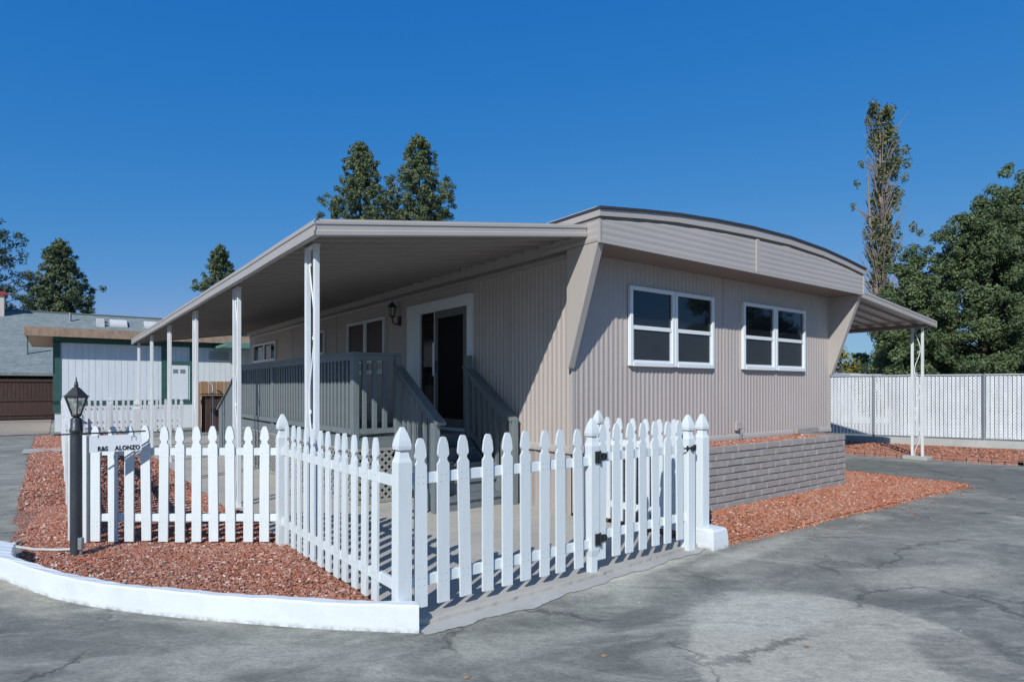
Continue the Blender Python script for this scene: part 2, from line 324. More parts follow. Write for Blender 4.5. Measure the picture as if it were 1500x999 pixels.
# ------------------------------------------------------------------ ground
gm = MB(); gm.add([(-400, -200, 0), (400, -200, 0), (400, 600, 0), (-400, 600, 0)], [(0, 1, 2, 3)])
solo(gm, 'ground', M['asphalt'], (0, 0, 0), kind='structure', frame='world')
def sheet(poly, z, name, mat, thick=0, **k):
    mb = MB(); n = len(poly)
    if thick: mb.prism(poly, 'z', z-thick, z)
    else: mb.add([(x, y, z) for x, y in poly], [tuple(range(n))])
    return solo(mb, name, mat, (0, 0, 0), kind='structure', **k)
def jag(pts, amp, step, seed=1):
    r = random.Random(seed); out = []
    for (a, b) in zip(pts[:-1], pts[1:]):
        L = math.dist(a, b); n = max(1, int(L/step))
        for i in range(n):
            t = i/n; out.append((a[0]+(b[0]-a[0])*t+(r.gauss(0, amp) if i else 0), a[1]+(b[1]-a[1])*t+(r.gauss(0, amp) if i else 0)))
    out.append(pts[-1]); return out
# patio slabs
front = jag([(-3.14, -1.92), (-1.4, -1.86), (.1, -1.76)], .004, .05, 3)
sheet([(x, y+.018*math.sin(x*9)+.01*math.sin(x*23+1)) for x, y in jag([(-3.16, -2.06), (-2.3, -2.09), (-1.4, -1.99), (.1, -1.88)], .004, .02, 31)]+[(.1, -1.7), (-3.16, -1.7)], .006, 'concrete_apron', M['conc'])
vj = [-.1, 2.9, 5.9, 8.9, 11.9, 16.6]
sheet(front+[(.1, -.108), (-1.55, -.108)] if False else front[:1+0]+front[1:]+[(.1, -.106), (-3.19, -.106)], .03, 'patio', M['patio'], .05)
for a, b in zip(vj[:-1], vj[1:]):
    for (c, d) in ((-3.3 if a > 2 else -3.19, -1.64), (-1.628, 0)):
        sheet([(c, a), (d, a), (d, b-.012), (c, b-.012)], .03, 'patio', M['patio'], .05)
# gravel beds
bedL = [(-5.45, 2.3)]+jag([(-5.45, 2.3), (-5.5, 8), (-5.62, 13)], .03, .2, 5)[1:]+[(-5.65, 20), (-3.29, 20), (-3.29, 2.9), (-3.16, 2.9), (-3.16, -.1), (-3.13, -1.9)]
def uvl(pts): return [toUV(*p) for p in pts]
kin = [(-.72, 4.08), (-.97, 4.11), (-1.64, 4.20), (-2.20, 4.31), (-2.76, 4.44), (-3.18, 4.595), (-3.66, 4.83), (-4.16, 5.16), (-4.36, 5.36), (-4.52, 5.58)]
bedL = bedL+uvl(kin)+uvl([(-4.75, 5.9), (-5.1, 6.3)])
sheet(bedL, .022, 'lava_gravel_bed', M['bed'])
bedR = jag([(.14, -1.76), (1.5, -1.84), (3.1, -1.87), (5.0, -1.94), (6.74, -2.0), (6.86, -.1), (6.86, 6)], .035, .12, 9)+[(6.4, 6), (6.4, .02), (.14, .02)]
sheet(bedR, .010, 'lava_gravel_bed', M['bed'])
bedF = [(10.30, 6), (10.22, 1.4), (10.85, -1.84), (12.6, -9), (16.5, -9), (13.4, 1.4), (13.0, 8), (10.3, 8)]
sheet(bedF, .06, 'lava_gravel_bed', M['bed'])
sheet([(-40, 20.7), (-5.3, 20.7), (-5.3, 21.9), (-5.3, 33.4), (-40, 33.4)], .02, 'beige_gravel_yard', M['beige'])
sheet([(-5.75, 13.2), (-4.95, 13.2), (-4.95, 14.2), (-5.75, 14.2)], .05, 'concrete_strip', M['conc'], .03)
def inside(p, poly):
    x, y = p; c = False; j = len(poly)-1
    for i in range(len(poly)):
        xi, yi = poly[i]; xj, yj = poly[j]
        if (yi > y) != (yj > y) and x < (xj-xi)*(y-yi)/(yj-yi)+xi: c = not c
        j = i
    return c
def rocks(poly, n, z, name, label, smin=.007, smax=.0155, seed=1, dens=None, mat='lava'):
    r = random.Random(seed); mb = MB()
    xs = [p[0] for p in poly]; ys = [p[1] for p in poly]; vs = []; fs = []; k = 0; tries = 0
    T = [(1, 0, 0), (-1, 0, 0), (0, 1, 0), (0, -1, 0), (0, 0, 1), (0, 0, -1)]
    F = [(0, 2, 4), (2, 1, 4), (1, 3, 4), (3, 0, 4), (2, 0, 5), (1, 2, 5), (3, 1, 5), (0, 3, 5)]
    while k < n and tries < n*12:
        tries += 1; p = (r.uniform(min(xs), max(xs)), r.uniform(min(ys), max(ys)))
        if not inside(p, poly): continue
        if dens and r.random() > dens(p): continue
        X, Y, _ = W(*p); dd = max(1.0, math.hypot(X, Y)/6)
        s = r.uniform(smin, smax)*min(dd, 2.2); a = r.uniform(0, 6.28); ca, sa = math.cos(a), math.sin(a); o = len(vs)
        tl = r.uniform(-.5, .5)
        for t in T:
            q = (t[0]*s*r.uniform(.7, 1.35), t[1]*s*r.uniform(.7, 1.35), t[2]*s*r.uniform(.5, .95))
            q = (q[0], q[1]*math.cos(tl)-q[2]*math.sin(tl), q[1]*math.sin(tl)+q[2]*math.cos(tl))
            vs.append((p[0]+q[0]*ca-q[1]*sa, p[1]+q[0]*sa+q[1]*ca, z+s*r.uniform(.1, .6)+q[2]))
        fs += [tuple(i+o for i in f) for f in F]; k += 1
    mb.add(vs, fs); return solo(mb, name, M[mat], (0, 0, 0), label, 'gravel', kind='stuff')
frontbed = [p for p in uvl([(-.8, 4.14)]+kin[1:]+[(-4.75, 5.9), (-5.2, 6.4), (-5.9, 7.6)])]+[(-5.4, 4.5), (-3.32, 4.5), (-3.32, 2.9), (-3.21, 2.85), (-3.21, -.2), (-3.16, -1.85)]
rocks(frontbed, 36000, .028, 'lava_gravel', 'loose red lava rock inside the curved white kerb under the left picket fence', seed=2)
rocks([(-5.5, 4.5), (-3.34, 4.5), (-3.34, 19.2), (-5.6, 19.2)], 15000, .028, 'lava_gravel', 'red lava rock strip between the dark driveway on the left and the concrete walk', seed=3)
rocks([(.2, -1.84), (1.5, -1.91), (3.1, -1.94), (5.0, -2.02), (6.85, -2.07), (6.88, .5), (5.4, .5), (5.4, -.84), (.2, -.84)], 27000, .016, 'lava_gravel', 'orange red lava rock wedge along the foot of the grey brick planter', seed=4, mat='lava_orange')
rocks([(10.3, 1.4), (10.95, -1.84), (12.4, -8), (15.2, -8), (13.2, 1.4), (13, 4), (10.3, 4)], 7000, .07, 'lava_gravel', 'red lava rock behind the low red brick edging by the slatted fence', seed=5, mat='lava_orange')
# scattered chips on the asphalt
mb = MB(); r = random.Random(11)
for i in range(420):
    X = r.uniform(-4.5, 9); Y = r.uniform(2.4, 9); u, v = toUV(X, Y)
    if v > -2.0 and u < 6.9: continue
    if u < -3 and v > -2.3: continue
    s = r.uniform(.003, .009)*(1 if r.random() < .93 else 1.8)
    mb.add([(u+s*r.uniform(.6, 1.4)*math.cos(a), v+s*r.uniform(.6, 1.4)*math.sin(a), .003) for a in (0, 1.5, 3.1, 4.6)]+[(u, v, .004+s*.6)], [(0, 1, 4), (1, 2, 4), (2, 3, 4), (3, 0, 4)])
solo(mb, 'grit', M['conc'], (0, 0, 0), 'pale grit and stone chips scattered over the dark asphalt', 'grit', kind='stuff')
mb = MB(); r = random.Random(12)
for i in range(2600):
    t = r.random(); u = .35+6.5*t; v = -1.85-.031*u+.015*math.sin(u*3)+r.gauss(0, .04)-(abs(r.gauss(0, .25)) if r.random() < .06 else 0); s = r.uniform(.007, .016)
    mb.add([(u+s*math.cos(a), v+s*math.sin(a), .003) for a in (0, 1.5, 3.1, 4.6)]+[(u, v, .004+s)], [(0, 1, 4), (1, 2, 4), (2, 3, 4), (3, 0, 4)])
solo(mb, 'strayed_gravel', M['lava_orange'], (0, 0, 0), 'a few strayed red stones lying on the asphalt beside the gravel', 'gravel', kind='stuff')
mb = MB()
for (X, Y) in ((.55, 3.62), (1.82, 3.75), (-.25, 3.35), (-1.55, 3.0), (2.2, 5.0), (4.4, 4.3)):
    u, v = toUV(X, Y)
    mb.add([(u-.02, v-.01, .004), (u+.015, v-.014, .006), (u+.022, v+.01, .004), (u, v+.018, .012), (u-.018, v+.008, .005)], [(0, 1, 2, 3, 4)])
solo(mb, 'leaf_litter', M['newwood'], (0, 0, 0), 'a handful of small dry orange leaves lying on the asphalt', 'leaf litter', kind='stuff')

# ------------------------------------------------------------------ front white kerb
kout = [(-.606, 3.965), (-1.16, 4.02), (-1.61, 4.09), (-2.22, 4.21), (-2.91, 4.395), (-3.48, 4.62), (-4.19, 5.03), (-4.52, 5.20), (-4.74, 5.42), (-4.86, 5.70)]
kinn = [(-.64, 4.06), (-.95, 4.08), (-1.63, 4.17), (-2.19, 4.28), (-2.74, 4.41), (-3.16, 4.565), (-3.64, 4.80), (-4.18, 5.13), (-4.36, 5.32), (-4.54, 5.56)]
def cr(P, n):
    out = []
    for i in range(len(P)-1):
        p0, p1, p2, p3 = P[max(i-1, 0)], P[i], P[i+1], P[min(i+2, len(P)-1)]
        for k in range(n):
            t = k/n; out.append(tuple(.5*(2*p1[j]+(p2[j]-p0[j])*t+(2*p0[j]-5*p1[j]+4*p2[j]-p3[j])*t*t+(3*p1[j]-p0[j]-3*p2[j]+p3[j])*t**3) for j in (0, 1)))
    out.append(P[-1]); return out
A = cr(kout, 12); B = cr(kinn, 12); mb = MB(); r = random.Random(5); ring = []
wj = [r.gauss(0, .02) for _ in range(200)]
for i, (a, b) in enumerate(zip(A, B)):
    j = lambda s=.004: r.gauss(0, s)
    h = .178+.003*math.sin(i*.35)+.002*math.sin(i*1.1)
    L = lambda t: (a[0]+(b[0]-a[0])*t, a[1]+(b[1]-a[1])*t)
    ring.append([(*L(-.03+wj[i]), -.02), (*L(0), .03), (*L(.015), h*.55), (*L(.03), h-.014), (*L(.10), h), (*L(.93), h-.002), (*L(.99), h-.012), (*L(1), -.02)])
n = 8
for rg in ring: mb.v += rg
for i in range(len(ring)-1):
    for k in range(n-1): mb.f.append((i*n+k, i*n+k+1, (i+1)*n+k+1, (i+1)*n+k)); mb.sm.append(False)
mb.f.append(tuple(range(n))); mb.f.append(tuple((len(ring)-1)*n+k for k in range(n))[::-1]); mb.sm += [False, False]
kb = solo(mb, 'kerb', M['kerb'], (0, 0, 0), 'white painted curved concrete kerb around the red gravel corner', 'kerb', frame='world')
mb = MB(); mb.rings([(0, .122), (.10, .12), (.175, .112), (.20, .095)], 4, .215, -1.83)
solo(mb, 'kerb_block', M['kerb'], (.26, -1.86, 0), 'short white painted concrete block at the foot of the gate end post', 'kerb block')

# ------------------------------------------------------------------ picket fences
def picket_poly(h, w):
    a = w/2; k = [(a, 0), (a, h-.19), (a*.62, h-.165), (a*.60, h-.15), (a*.92, h-.13), (a*.96, h-.115), (a*.78, h-.05), (a*.45, h-.008), (a*.2, h)]
    return [(x, z) for x, z in k]+[(-x, z) for x, z in reversed(k)]
def picket_mesh(h, w, old=False):
    mb = MB(); mb.prism(picket_poly(h, w), 'y', -.009, .009)
    nf = len(mb.f)
    for z in (h-.31, h-.265, .15, .20):
        for x in (-w*.22, w*.22): mb.tube([(x, -.0105, z), (x, -.008, z)], .0032, 5)
    me = mb.mesh('picket', M['oldwhite' if old else 'white']); me.materials.append(M['galv'])
    for p in list(me.polygons)[nf:]: p.material_index = 1
    return me
PK = picket_mesh(1.16, .094); PK0 = picket_mesh(1.15, .088, True)
def post_mesh(h=1.335, w=.05, dog=False, old=False):
    mb = MB(); p = [(0, w)]
    if dog: p = [(0, w*.72), (.16, w*.72), (.22, w)]
    p += [(h-.235, w), (h-.205, w*.78), (h-.165, w*.62), (h-.155, w*.62), (h-.15, w*.92), (h-.125, w*.97), (h-.09, w*.86), (h-.05, w*.62), (h-.015, w*.34), (h, w*.2)]
    mb.rings(p); return mb.mesh('post', M['oldwhite' if old else 'white'])
pl_ = MB(); pl_.box(-.05, .05, -.05, .05, 0, 1.12, .004); PLAIN = pl_.mesh('post', M['white'])
PM = post_mesh(); PMO = post_mesh(1.3, .05, old=True); PMD = post_mesh(1.34, .047, True)
def fence(a, b, label, n, off0, step, z0=.10, rails=(.27, .975), posts=(0, 1), pk=PK, side=-1, name='picket_fence', group='white picket fences', pm=PM, seed=1, zs=None, endpost=None, wob=1.0):
    r = random.Random(seed); L = math.dist(a, b); ang = math.atan2(b[1]-a[1], b[0]-a[0])
    e = thing(name, (a[0], a[1], 0), label, 'gate' if 'gate' in name else 'fence', group, 'run', ang)
    for p in posts:
        if isinstance(p, tuple): inst('post', p[1], e, (p[0], 0, 0), (r.gauss(0, .003), r.gauss(0, .003), 0))
        else: inst('post', pm, e, (p*L, 0, 0), (r.gauss(0, .003), r.gauss(0, .003), 0))
    for z in rails:
        mb = MB(); mb.box(.0 if 0 in posts else .02, L, -.016, .016, z-.038, z+.038, .003)
        mb.build('rail', pk.materials[0], e)
    for i in range(n):
        x = off0+i*step+r.gauss(0, .004)
        inst('picket', pk, e, (x, side*.026, z0+r.gauss(0, .004)+(zs(x) if zs else 0)), (r.gauss(0, .004)*wob, r.gauss(0, .007)*wob, 0))
    return e, L
C0 = (-3.2, -1.8); B1 = (-3.25, .76)
e, L = fence(C0, (-1.40, -1.78), 'white picket fence run between the kerb corner post and the black gate hinges', 9, .13, .186, .10, posts=(0, (1.80, PMD)), seed=2)
e, L = fence(B1, (-3.22, -1.72), 'white picket fence run slanting back from the kerb corner post along red gravel', 12, .24, .182, .08, posts=(0,), side=-1, rails=(.26, .965), seed=3, zs=lambda x: -.0)
# left run: along world X at Y=6.1
a = toUV(-4.255, 6.15); b = toUV(-2.30, 6.15)
e, L = fence(a, b, 'white picket fence behind the black lamp post and its name sign', 11, .06, .1702, .055, posts=((-.07, PLAIN),), seed=4, rails=(.29, .955))
# long side run
e, L = fence((-4.93, 19.2), (-4.93, 2.2), 'long white picket fence running edge-on into the distance behind the lamp post', 92, .15, .185, .05, posts=[k/7 for k in range(7)]+[(17.0, PLAIN)], seed=5, pk=PK0, pm=PMO, rails=(.30, .95), wob=2)
e, L = fence((-4.8, 19.4), (-1.45, 19.4), 'far white picket fence in front of the white and green neighbouring house', 20, .12, .16, .05, posts=(0, .35, .7, 1), seed=6, pk=PK0, pm=PMO, rails=(.22, .42, .88), wob=2)
e, L = fence((.02, -.42), (.14, -1.62), 'short white picket fence between the gate end post and the house corner', 6, .16, .178, .10, posts=((0.0, PM),), side=-1, seed=8)
# gate
g, L = fence((-1.34, -1.78), (-.10, -1.76), 'white picket gate with black iron hinges and latch', 7, .03, .181, .125, posts=(), seed=9, name='picket_gate', group=None, rails=(.33, 1.0))
for z in (.31, 1.01):
    mb = MB(); mb.box(-.075, -.035, -.062, -.054, z-.05, z+.05); mb.box(-.03, -.012, -.066, -.05, z-.045, z+.045)
    mb.tube([(-.02, -.062, z-.055), (-.02, -.062, z+.055)], .009)
    mb.prism([(-.01, z-.035), (.07, z-.028), (.085, z), (.07, z+.028), (-.01, z+.035)], 'y', -.048, -.042)
    for sx_, sz in ((-.055, .03), (-.055, 0), (-.055, -.03), (.02, .012), (.055, -.012)): mb.rings([(0, .006)], 6) if False else mb.tube([(sx_, -.068 if sx_ < 0 else -.052, z+sz), (sx_, -.05 if sx_ < 0 else -.04, z+sz)], .006, 6)
    mb.build('hinge', M['black'], g)
mb = MB(); mb.box(1.19, 1.235, -.058, -.05, .985, 1.035); mb.tube([(1.15, -.058, 1.01), (1.30, -.066, 1.012)], .009); mb.box(1.28, 1.315, -.075, -.05, .985, 1.04); mb.box(1.245, 1.262, -.085, -.055, .98, 1.03)
mb.build('latch', M['black'], g)
for (u, v, lab, pm) in ((-.075, -1.77, 'white gate latch post with a pointed cap', PM), (.16, -1.765, 'white end post with a pointed cap standing on the white kerb block', PM)):
    o = bpy.data.objects.new('fence_post', pm); COL.objects.link(o); o.location = W(u, v, 0); o.rotation_euler.z = TH; tag(o, lab, 'fence post')
o = bpy.data.objects.new('fence_post', PMO); COL.objects.link(o); o.location = W(-3.42, 12.9, 0); o.rotation_euler.z = TH; o.scale = (1.3, 1.3, 1.0); tag(o, 'lone weathered white fence post beside the far concrete walk', 'fence post')

# ------------------------------------------------------------------ mobile home
H = thing('mobile_home', (3.2, 7.5, 0), 'taupe mobile home with corrugated siding and a low arched roof', 'mobile home')
LV = 15.65; WU = 6.5
def corr(axis, a0, a1, fix, z0, z1, per=.088, amp=.009, out=-1):
    mb = MB(); prof = [(0, 0), (.12, .35), (.24, .93), (.36, 1), (.48, .93), (.62, .35), (.75, 0), (.9, -.04)]
    n = int(round((a1-a0)/per)); per = (a1-a0)/n; vs = []
    for i in range(n):
        for (t, d) in prof: vs.append((a0+(i+t)*per, fix+out*amp*d))
    vs.append((a1, fix)); k = len(vs)
    P = (lambda a, f, z: (a, f, z)) if axis == 'u' else (lambda a, f, z: (f, a, z))
    mb.add([P(a, f, z0) for a, f in vs]+[P(a, f, z1) for a, f in vs], [(i, i+1, k+i+1, k+i) if axis == 'u' else (i+1, i, k+i, k+i+1) for i in range(k-1)], True)
    return mb
corr('u', .05, WU-.04, 0, .86, 3.32).build('siding', M['siding'], H)
corr('v', .05, LV, 0, .86, 3.30).build('siding', M['siding'], H)
mb = MB(); mb.box(.05, WU-.01, .03, LV-.01, .05, 3.34); mb.build('wall_core', M['skirt'], H)
for q_ in (3.16,):
    mb = MB(); mb.box(q_-.03, q_+.03, -.0125, -.002, .885, 3.28, .002); mb.build('seam_strip', M['siding'], H)
for q_ in (1.32, 7.9, 11.1):
    mb = MB(); mb.box(-.0125, -.002, q_-.03, q_+.03, .885, 3.2, .002); mb.build('seam_strip', M['siding'], H)
mb = MB(); mb.box(-.012, .048, -.014, .048, .84, 3.3, .004); mb.build('corner_trim', M['trim'], H)
mb = MB(); mb.box(WU-.05, WU+.012, -.014, .048, .84, 3.3, .004); mb.build('corner_trim', M['trim'], H)
corr('v', .03, LV, .012, .0, .80, .16, .012).build('skirting', M['skirt'], H)
corr('u', .03, WU-.02, .012, .0, .80, .16, .012).build('skirting', M['skirt'], H)
mb = MB(); mb.prism([(.02, .79), (-.03, .79), (-.03, .82), (-.022, .855), (.0, .885), (.02, .885)], 'y', -.0, LV); mb.build('base_trim', M['trim'], H)
mb = MB(); mb.prism([(.02, .79), (-.028, .79), (-.028, .82), (-.02, .853), (.0, .883), (.02, .883)], 'x', -.028, WU+.01); mb.build('base_trim', M['trim'], H)
# trims under the awning, along the side
mb = MB(); mb.prism([(.0, 3.20), (-.035, 3.20), (-.045, 3.235), (-.035, 3.27), (-.015, 3.285), (-.035, 3.30), (-.06, 3.33), (-.05, 3.37), (-.02, 3.385), (-.05, 3.40), (-.09, 3.44), (-.09, 3.48), (0, 3.48)], 'y', .06, LV-.1); mb.build('eave_moulding', M['awning'], H)
# front overhang: box with arched top
arc_top = [(-.10, 3.655), (.6, 3.745), (1.27, 3.815), (2.1, 3.875), (2.97, 3.915), (4.0, 3.925), (5.04, 3.885), (5.8, 3.82), (6.55, 3.735)]
arc_band = [(-.10, 3.525), (.6, 3.61), (1.27, 3.675), (2.1, 3.72), (2.97, 3.755), (4.0, 3.775), (5.04, 3.74), (5.8, 3.68), (6.55, 3.595)]
VO = -.57
mb = MB(); ncol = 60
def interp(P, x):
    for (a, b) in zip(P[:-1], P[1:]):
        if a[0] <= x <= b[0]: t = (x-a[0])/(b[0]-a[0]); return a[1]+(b[1]-a[1])*t
    return P[-1][1]
us = [-.1+6.65*i/ncol for i in range(ncol+1)]
# lapped horizontal grooves: rows of constant height, clipped by the arch
zb = 3.285
rows = []; z = zb; lap = .078
prof = []
while z < 3.83:
    prof += [(z, 0.0), (z+lap*.3, .005), (z+lap*.7, .006), (z+lap*.97, 0.0)]; z += lap
vs = []; 
for u in us:
    t = interp(arc_band, u)+.004+.0
    for (z, d) in prof: zz = min(z, t); vs.append((u, VO-(d if z < t else 0)-.0, zz+.0))
k = len(prof)
mb.add(vs, [(i*k+j, (i+1)*k+j, (i+1)*k+j+1, i*k+j+1) for i in range(ncol) for j in range(k-1)], True)
mb.build('fascia', M['fascia'], H)
mb = MB()   # side returns of the fascia
for (u, s) in ((-.1, -1), (6.55, 1)):
    vs = []
    t = 3.53 if s < 0 else 3.60
    pr = [(zz, d) for zz, d in prof if zz < t]+[(t, 0)]
    for v in (VO, .35): vs += [(u+s*d, v, zz) for zz, d in pr]
    k = len(pr); mb = MB(); mb.add(vs, [(j, j+1, k+j+1, k+j) for j in range(k-1)], True)
    mb.build('fascia', M['fascia'], H)
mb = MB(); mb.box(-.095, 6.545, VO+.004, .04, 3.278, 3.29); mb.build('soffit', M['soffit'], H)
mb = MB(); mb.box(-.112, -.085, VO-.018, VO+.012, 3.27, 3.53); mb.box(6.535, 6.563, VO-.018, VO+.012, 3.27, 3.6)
mb.box(3.09, 3.16, VO-.022, VO, 3.28, 3.765); mb.box(-.11, 6.56, VO-.02, VO+.01, 3.262, 3.292); mb.build('fascia_joint', M['fascia'], H)
# cap strip, painted shadow line and roof
def arched(P0, P1, v0, v1, name, mat):
    mb = MB(); n_ = len(P0); vs = [(a[0], v, z) for v in (v0, v1) for a, z in [(p, p[1]) for p in P0]]+[(p[0], v, p[1]) for v in (v0, v1) for p in P1]
    A0 = lambda i: i; A1 = lambda i: n_+i; B0 = lambda i: 2*n_+i; B1 = lambda i: 3*n_+i; fs = []
    for i in range(n_-1): fs += [(A0(i), A0(i+1), B0(i+1), B0(i)), (A1(i+1), A1(i), B1(i), B1(i+1)), (B0(i), B0(i+1), B1(i+1), B1(i)), (A0(i+1), A0(i), A1(i), A1(i+1))]
    fs += [(A1(0), A0(0), B0(0), B1(0)), (A0(n_-1), A1(n_-1), B1(n_-1), B0(n_-1))]
    mb.add(vs, fs); return mb.build(name, mat, H)
up = lambda P, d, e=0: [(x+(e if i == len(P)-1 else (-e if i == 0 else 0)), z+d) for i, (x, z) in enumerate(P)]
arched(up(arc_band, .0), up(arc_band, .035), VO+.012, LV+.1, 'shadow_strip', M['soffit'])  # darker tone paints the shadow line below the cap
arched(up(arc_band, .035, .02), up(arc_top, -.018, .02), VO-.03, LV+.12, 'cap_strip', M['fascia'])
arched(up(arc_top, -.018, .03), up(arc_top, .012, .03), VO-.05, LV+.14, 'roof', M['roofdark'])
arched(up(arc_top, .012, 0), up(arc_top, .03, 0), VO+.05, LV+.05, 'roof_coating', M['rooftop'])
mb = MB(); mb.box(-.10, .03, .34, LV, 3.29, 3.53); mb.build('fascia', M['fascia'], H)
mb = MB(); mb.box(6.5, 6.55, .34, LV, 3.29, 3.59); mb.build('fascia', M['fascia'], H)
mb = MB(); mb.rings([(3.9, .09), (3.99, .09), (4.03, .05)], 10, 3.3, .9, smooth=True); mb.build('roof_vent', M['rooftop'], H)
# fin brackets
for u0 in (-.098, 6.455):
    mb = MB(); mb.prism([(-.012, 3.276), (VO+.02, 3.276), (-.045, 1.84), (-.012, 1.84)], 'x', u0, u0+.093); mb.build('fin_bracket', M['trim'], H)

def window(par, axis, a0, a1, z0, z1, mid=None, up_m='glass', lo_m='screen', fr=.055, name='window', out=-1, off=0):
    """vertical-slider unit: frame part, pane and sash sub-parts. axis 'u' = front wall (v=0), 'v' = side wall (u=0)."""
    def bx(mb, p0, p1, d0, d1, q0, q1, c=0):
        if axis == 'u': mb.box(p0, p1, min(d0, d1), max(d0, d1), q0, q1, c)
        else: mb.box(min(d0, d1), max(d0, d1), p0, p1, q0, q1, c)
        return mb
    o = off; mb = MB(); D = -.062+o; E = -.008+o
    bx(mb, a0, a0+fr, D, E, z0, z1, .004); bx(mb, a1-fr, a1, D, E, z0, z1, .004)
    bx(mb, a0+fr-.003, a1-fr+.003, D+.002, E, z1-fr, z1, .004); bx(mb, a0+fr-.003, a1-fr+.003, D-.008, E, z0-.005, z0+fr, .004)
    f = mb.build(name, M['vinyl'], par)
    if mid is None:
        mb = bx(MB(), a0+fr, a1-fr, -.028+o, -.02+o, z0+fr, z1-fr); mb.build('pane', M[up_m], f); return f
    mb = bx(MB(), a0+fr-.002, a1-fr+.002, D+.012, E, mid-.028, mid+.028, .004)
    s = .028
    bx(mb, a0+fr-.002, a0+fr+s, D+.018, E, z0+fr-.002, mid); bx(mb, a1-fr-s, a1-fr+.002, D+.018, E, z0+fr-.002, mid); bx(mb, a0+fr+s, a1-fr-s, D+.018, E, z0+fr-.002, z0+fr+s)
    mb.build('sash', M['vinyl'], f)
    bx(MB(), a0+fr, a1-fr, -.028+o, -.02+o, mid, z1-fr).build('pane', M[up_m], f)
    bx(MB(), a0+fr, a1-fr, -.032+o, -.024+o, z0+fr, mid).build('pane', M[lo_m], f)
    return f
for (a0, a1) in ((.985, 1.905), (1.915, 2.83), (3.60, 4.535), (4.545, 5.51)): window(H, 'u', a0, a1, 1.89, 2.955, 2.405)
for (a0, a1) in ((5.27, 6.17), (6.18, 7.11)): window(H, 'v', a0, a1, 1.87, 2.97, 2.12, 'brownreflect', 'glass', off=.0)
window(H, 'v', 8.55, 9.7, 2.39, 2.96, None, 'brownreflect')
f = window(H, 'v', 12.55, 13.75, 2.40, 2.96, None, 'glass'); f2 = window(H, 'v', 13.76, 15.0, 2.40, 2.96, None, 'glass')
for ff, a in ((f, 13.05), (f2, 13.95)):
    mb = MB(); mb.box(-.034, -.030, a, a+.5, 2.46, 2.85); mb.build('curtain', M['curtain'], ff)
# sliding door
mb = MB()
mb.box(-.07, -.005, 2.20, 2.30, .93, 3.04, .004); mb.box(-.07, -.005, 3.80, 4.28, .93, 3.04, .004); mb.box(-.068, -.005, 2.295, 3.805, 2.86, 3.04, .004); mb.box(-.10, -.005, 2.2, 4.28, .90, .975, .004)
mb.box(-.075, -.068, 3.95, 3.965, .98, 3.0)
D = mb.build('sliding_door', M['vinyl'], H)
mb = MB(); mb.box(-.03, -.02, 2.3, 3.8, .97, 2.86); mb.build('pane', M['dglass'], D)
mb = MB(); mb.box(-.058, -.035, 2.31, 2.42, .98, 2.86, .003); mb.box(-.058, -.035, 3.20, 3.30, .98, 2.86, .003); mb.box(-.057, -.035, 2.42, 3.20, 2.74, 2.86, .003); mb.box(-.057, -.035, 2.42, 3.20, .98, 1.11, .003)
sc = mb.build('screen_frame', M['screenframe'], D)
mb = MB(); mb.box(-.046, -.042, 2.42, 3.20, 1.11, 2.74); mb.build('door_screen', M['doorscreen'], D)
mb = MB(); mb.box(-.075, -.055, 3.24, 3.27, 1.85, 2.05, .004); mb.build('handle', M['black'], D)
mb = MB(); mb.box(-.045, -.033, 3.34, 3.40, 1.8, 2.35); mb.box(-.052, -.03, 3.30, 3.33, .98, 2.86); mb.build('door_stile', M['vinyl'], D)

# wall lantern
wl = thing('wall_lantern', (0, 4.68, 2.78), 'small black lantern on the side wall beside the sliding door', 'wall lamp')
mb = MB(); mb.box(-.03, -.006, 4.63, 4.73, 2.74, 2.92, .005); mb.tube([(-.03, 4.68, 2.80), (-.09, 4.68, 2.76), (-.15, 4.68, 2.80), (-.16, 4.68, 2.88)], .012); mb.build('bracket', M['black'], wl)
mb = MB(); mb.rings([(2.88, .03), (2.90, .045), (2.91, .05)], 6, -.16, 4.68); mb.rings([(3.07, .085), (3.10, .07), (3.14, .03), (3.16, .012), (3.19, .006)], 6, -.16, 4.68)
for k in range(6): a = k*math.pi/3+math.pi/4; mb.bar((-.16+.048*math.cos(a), 4.68+.048*math.sin(a), 2.91), (-.16+.066*math.cos(a), 4.68+.066*math.sin(a), 3.07), .008, .008)
mb.build('cage', M['black'], wl)
mb = MB(); mb.rings([(2.91, .042), (3.07, .06)], 6, -.16, 4.68); mb.build('lamp_glass', M['lglass'], wl)

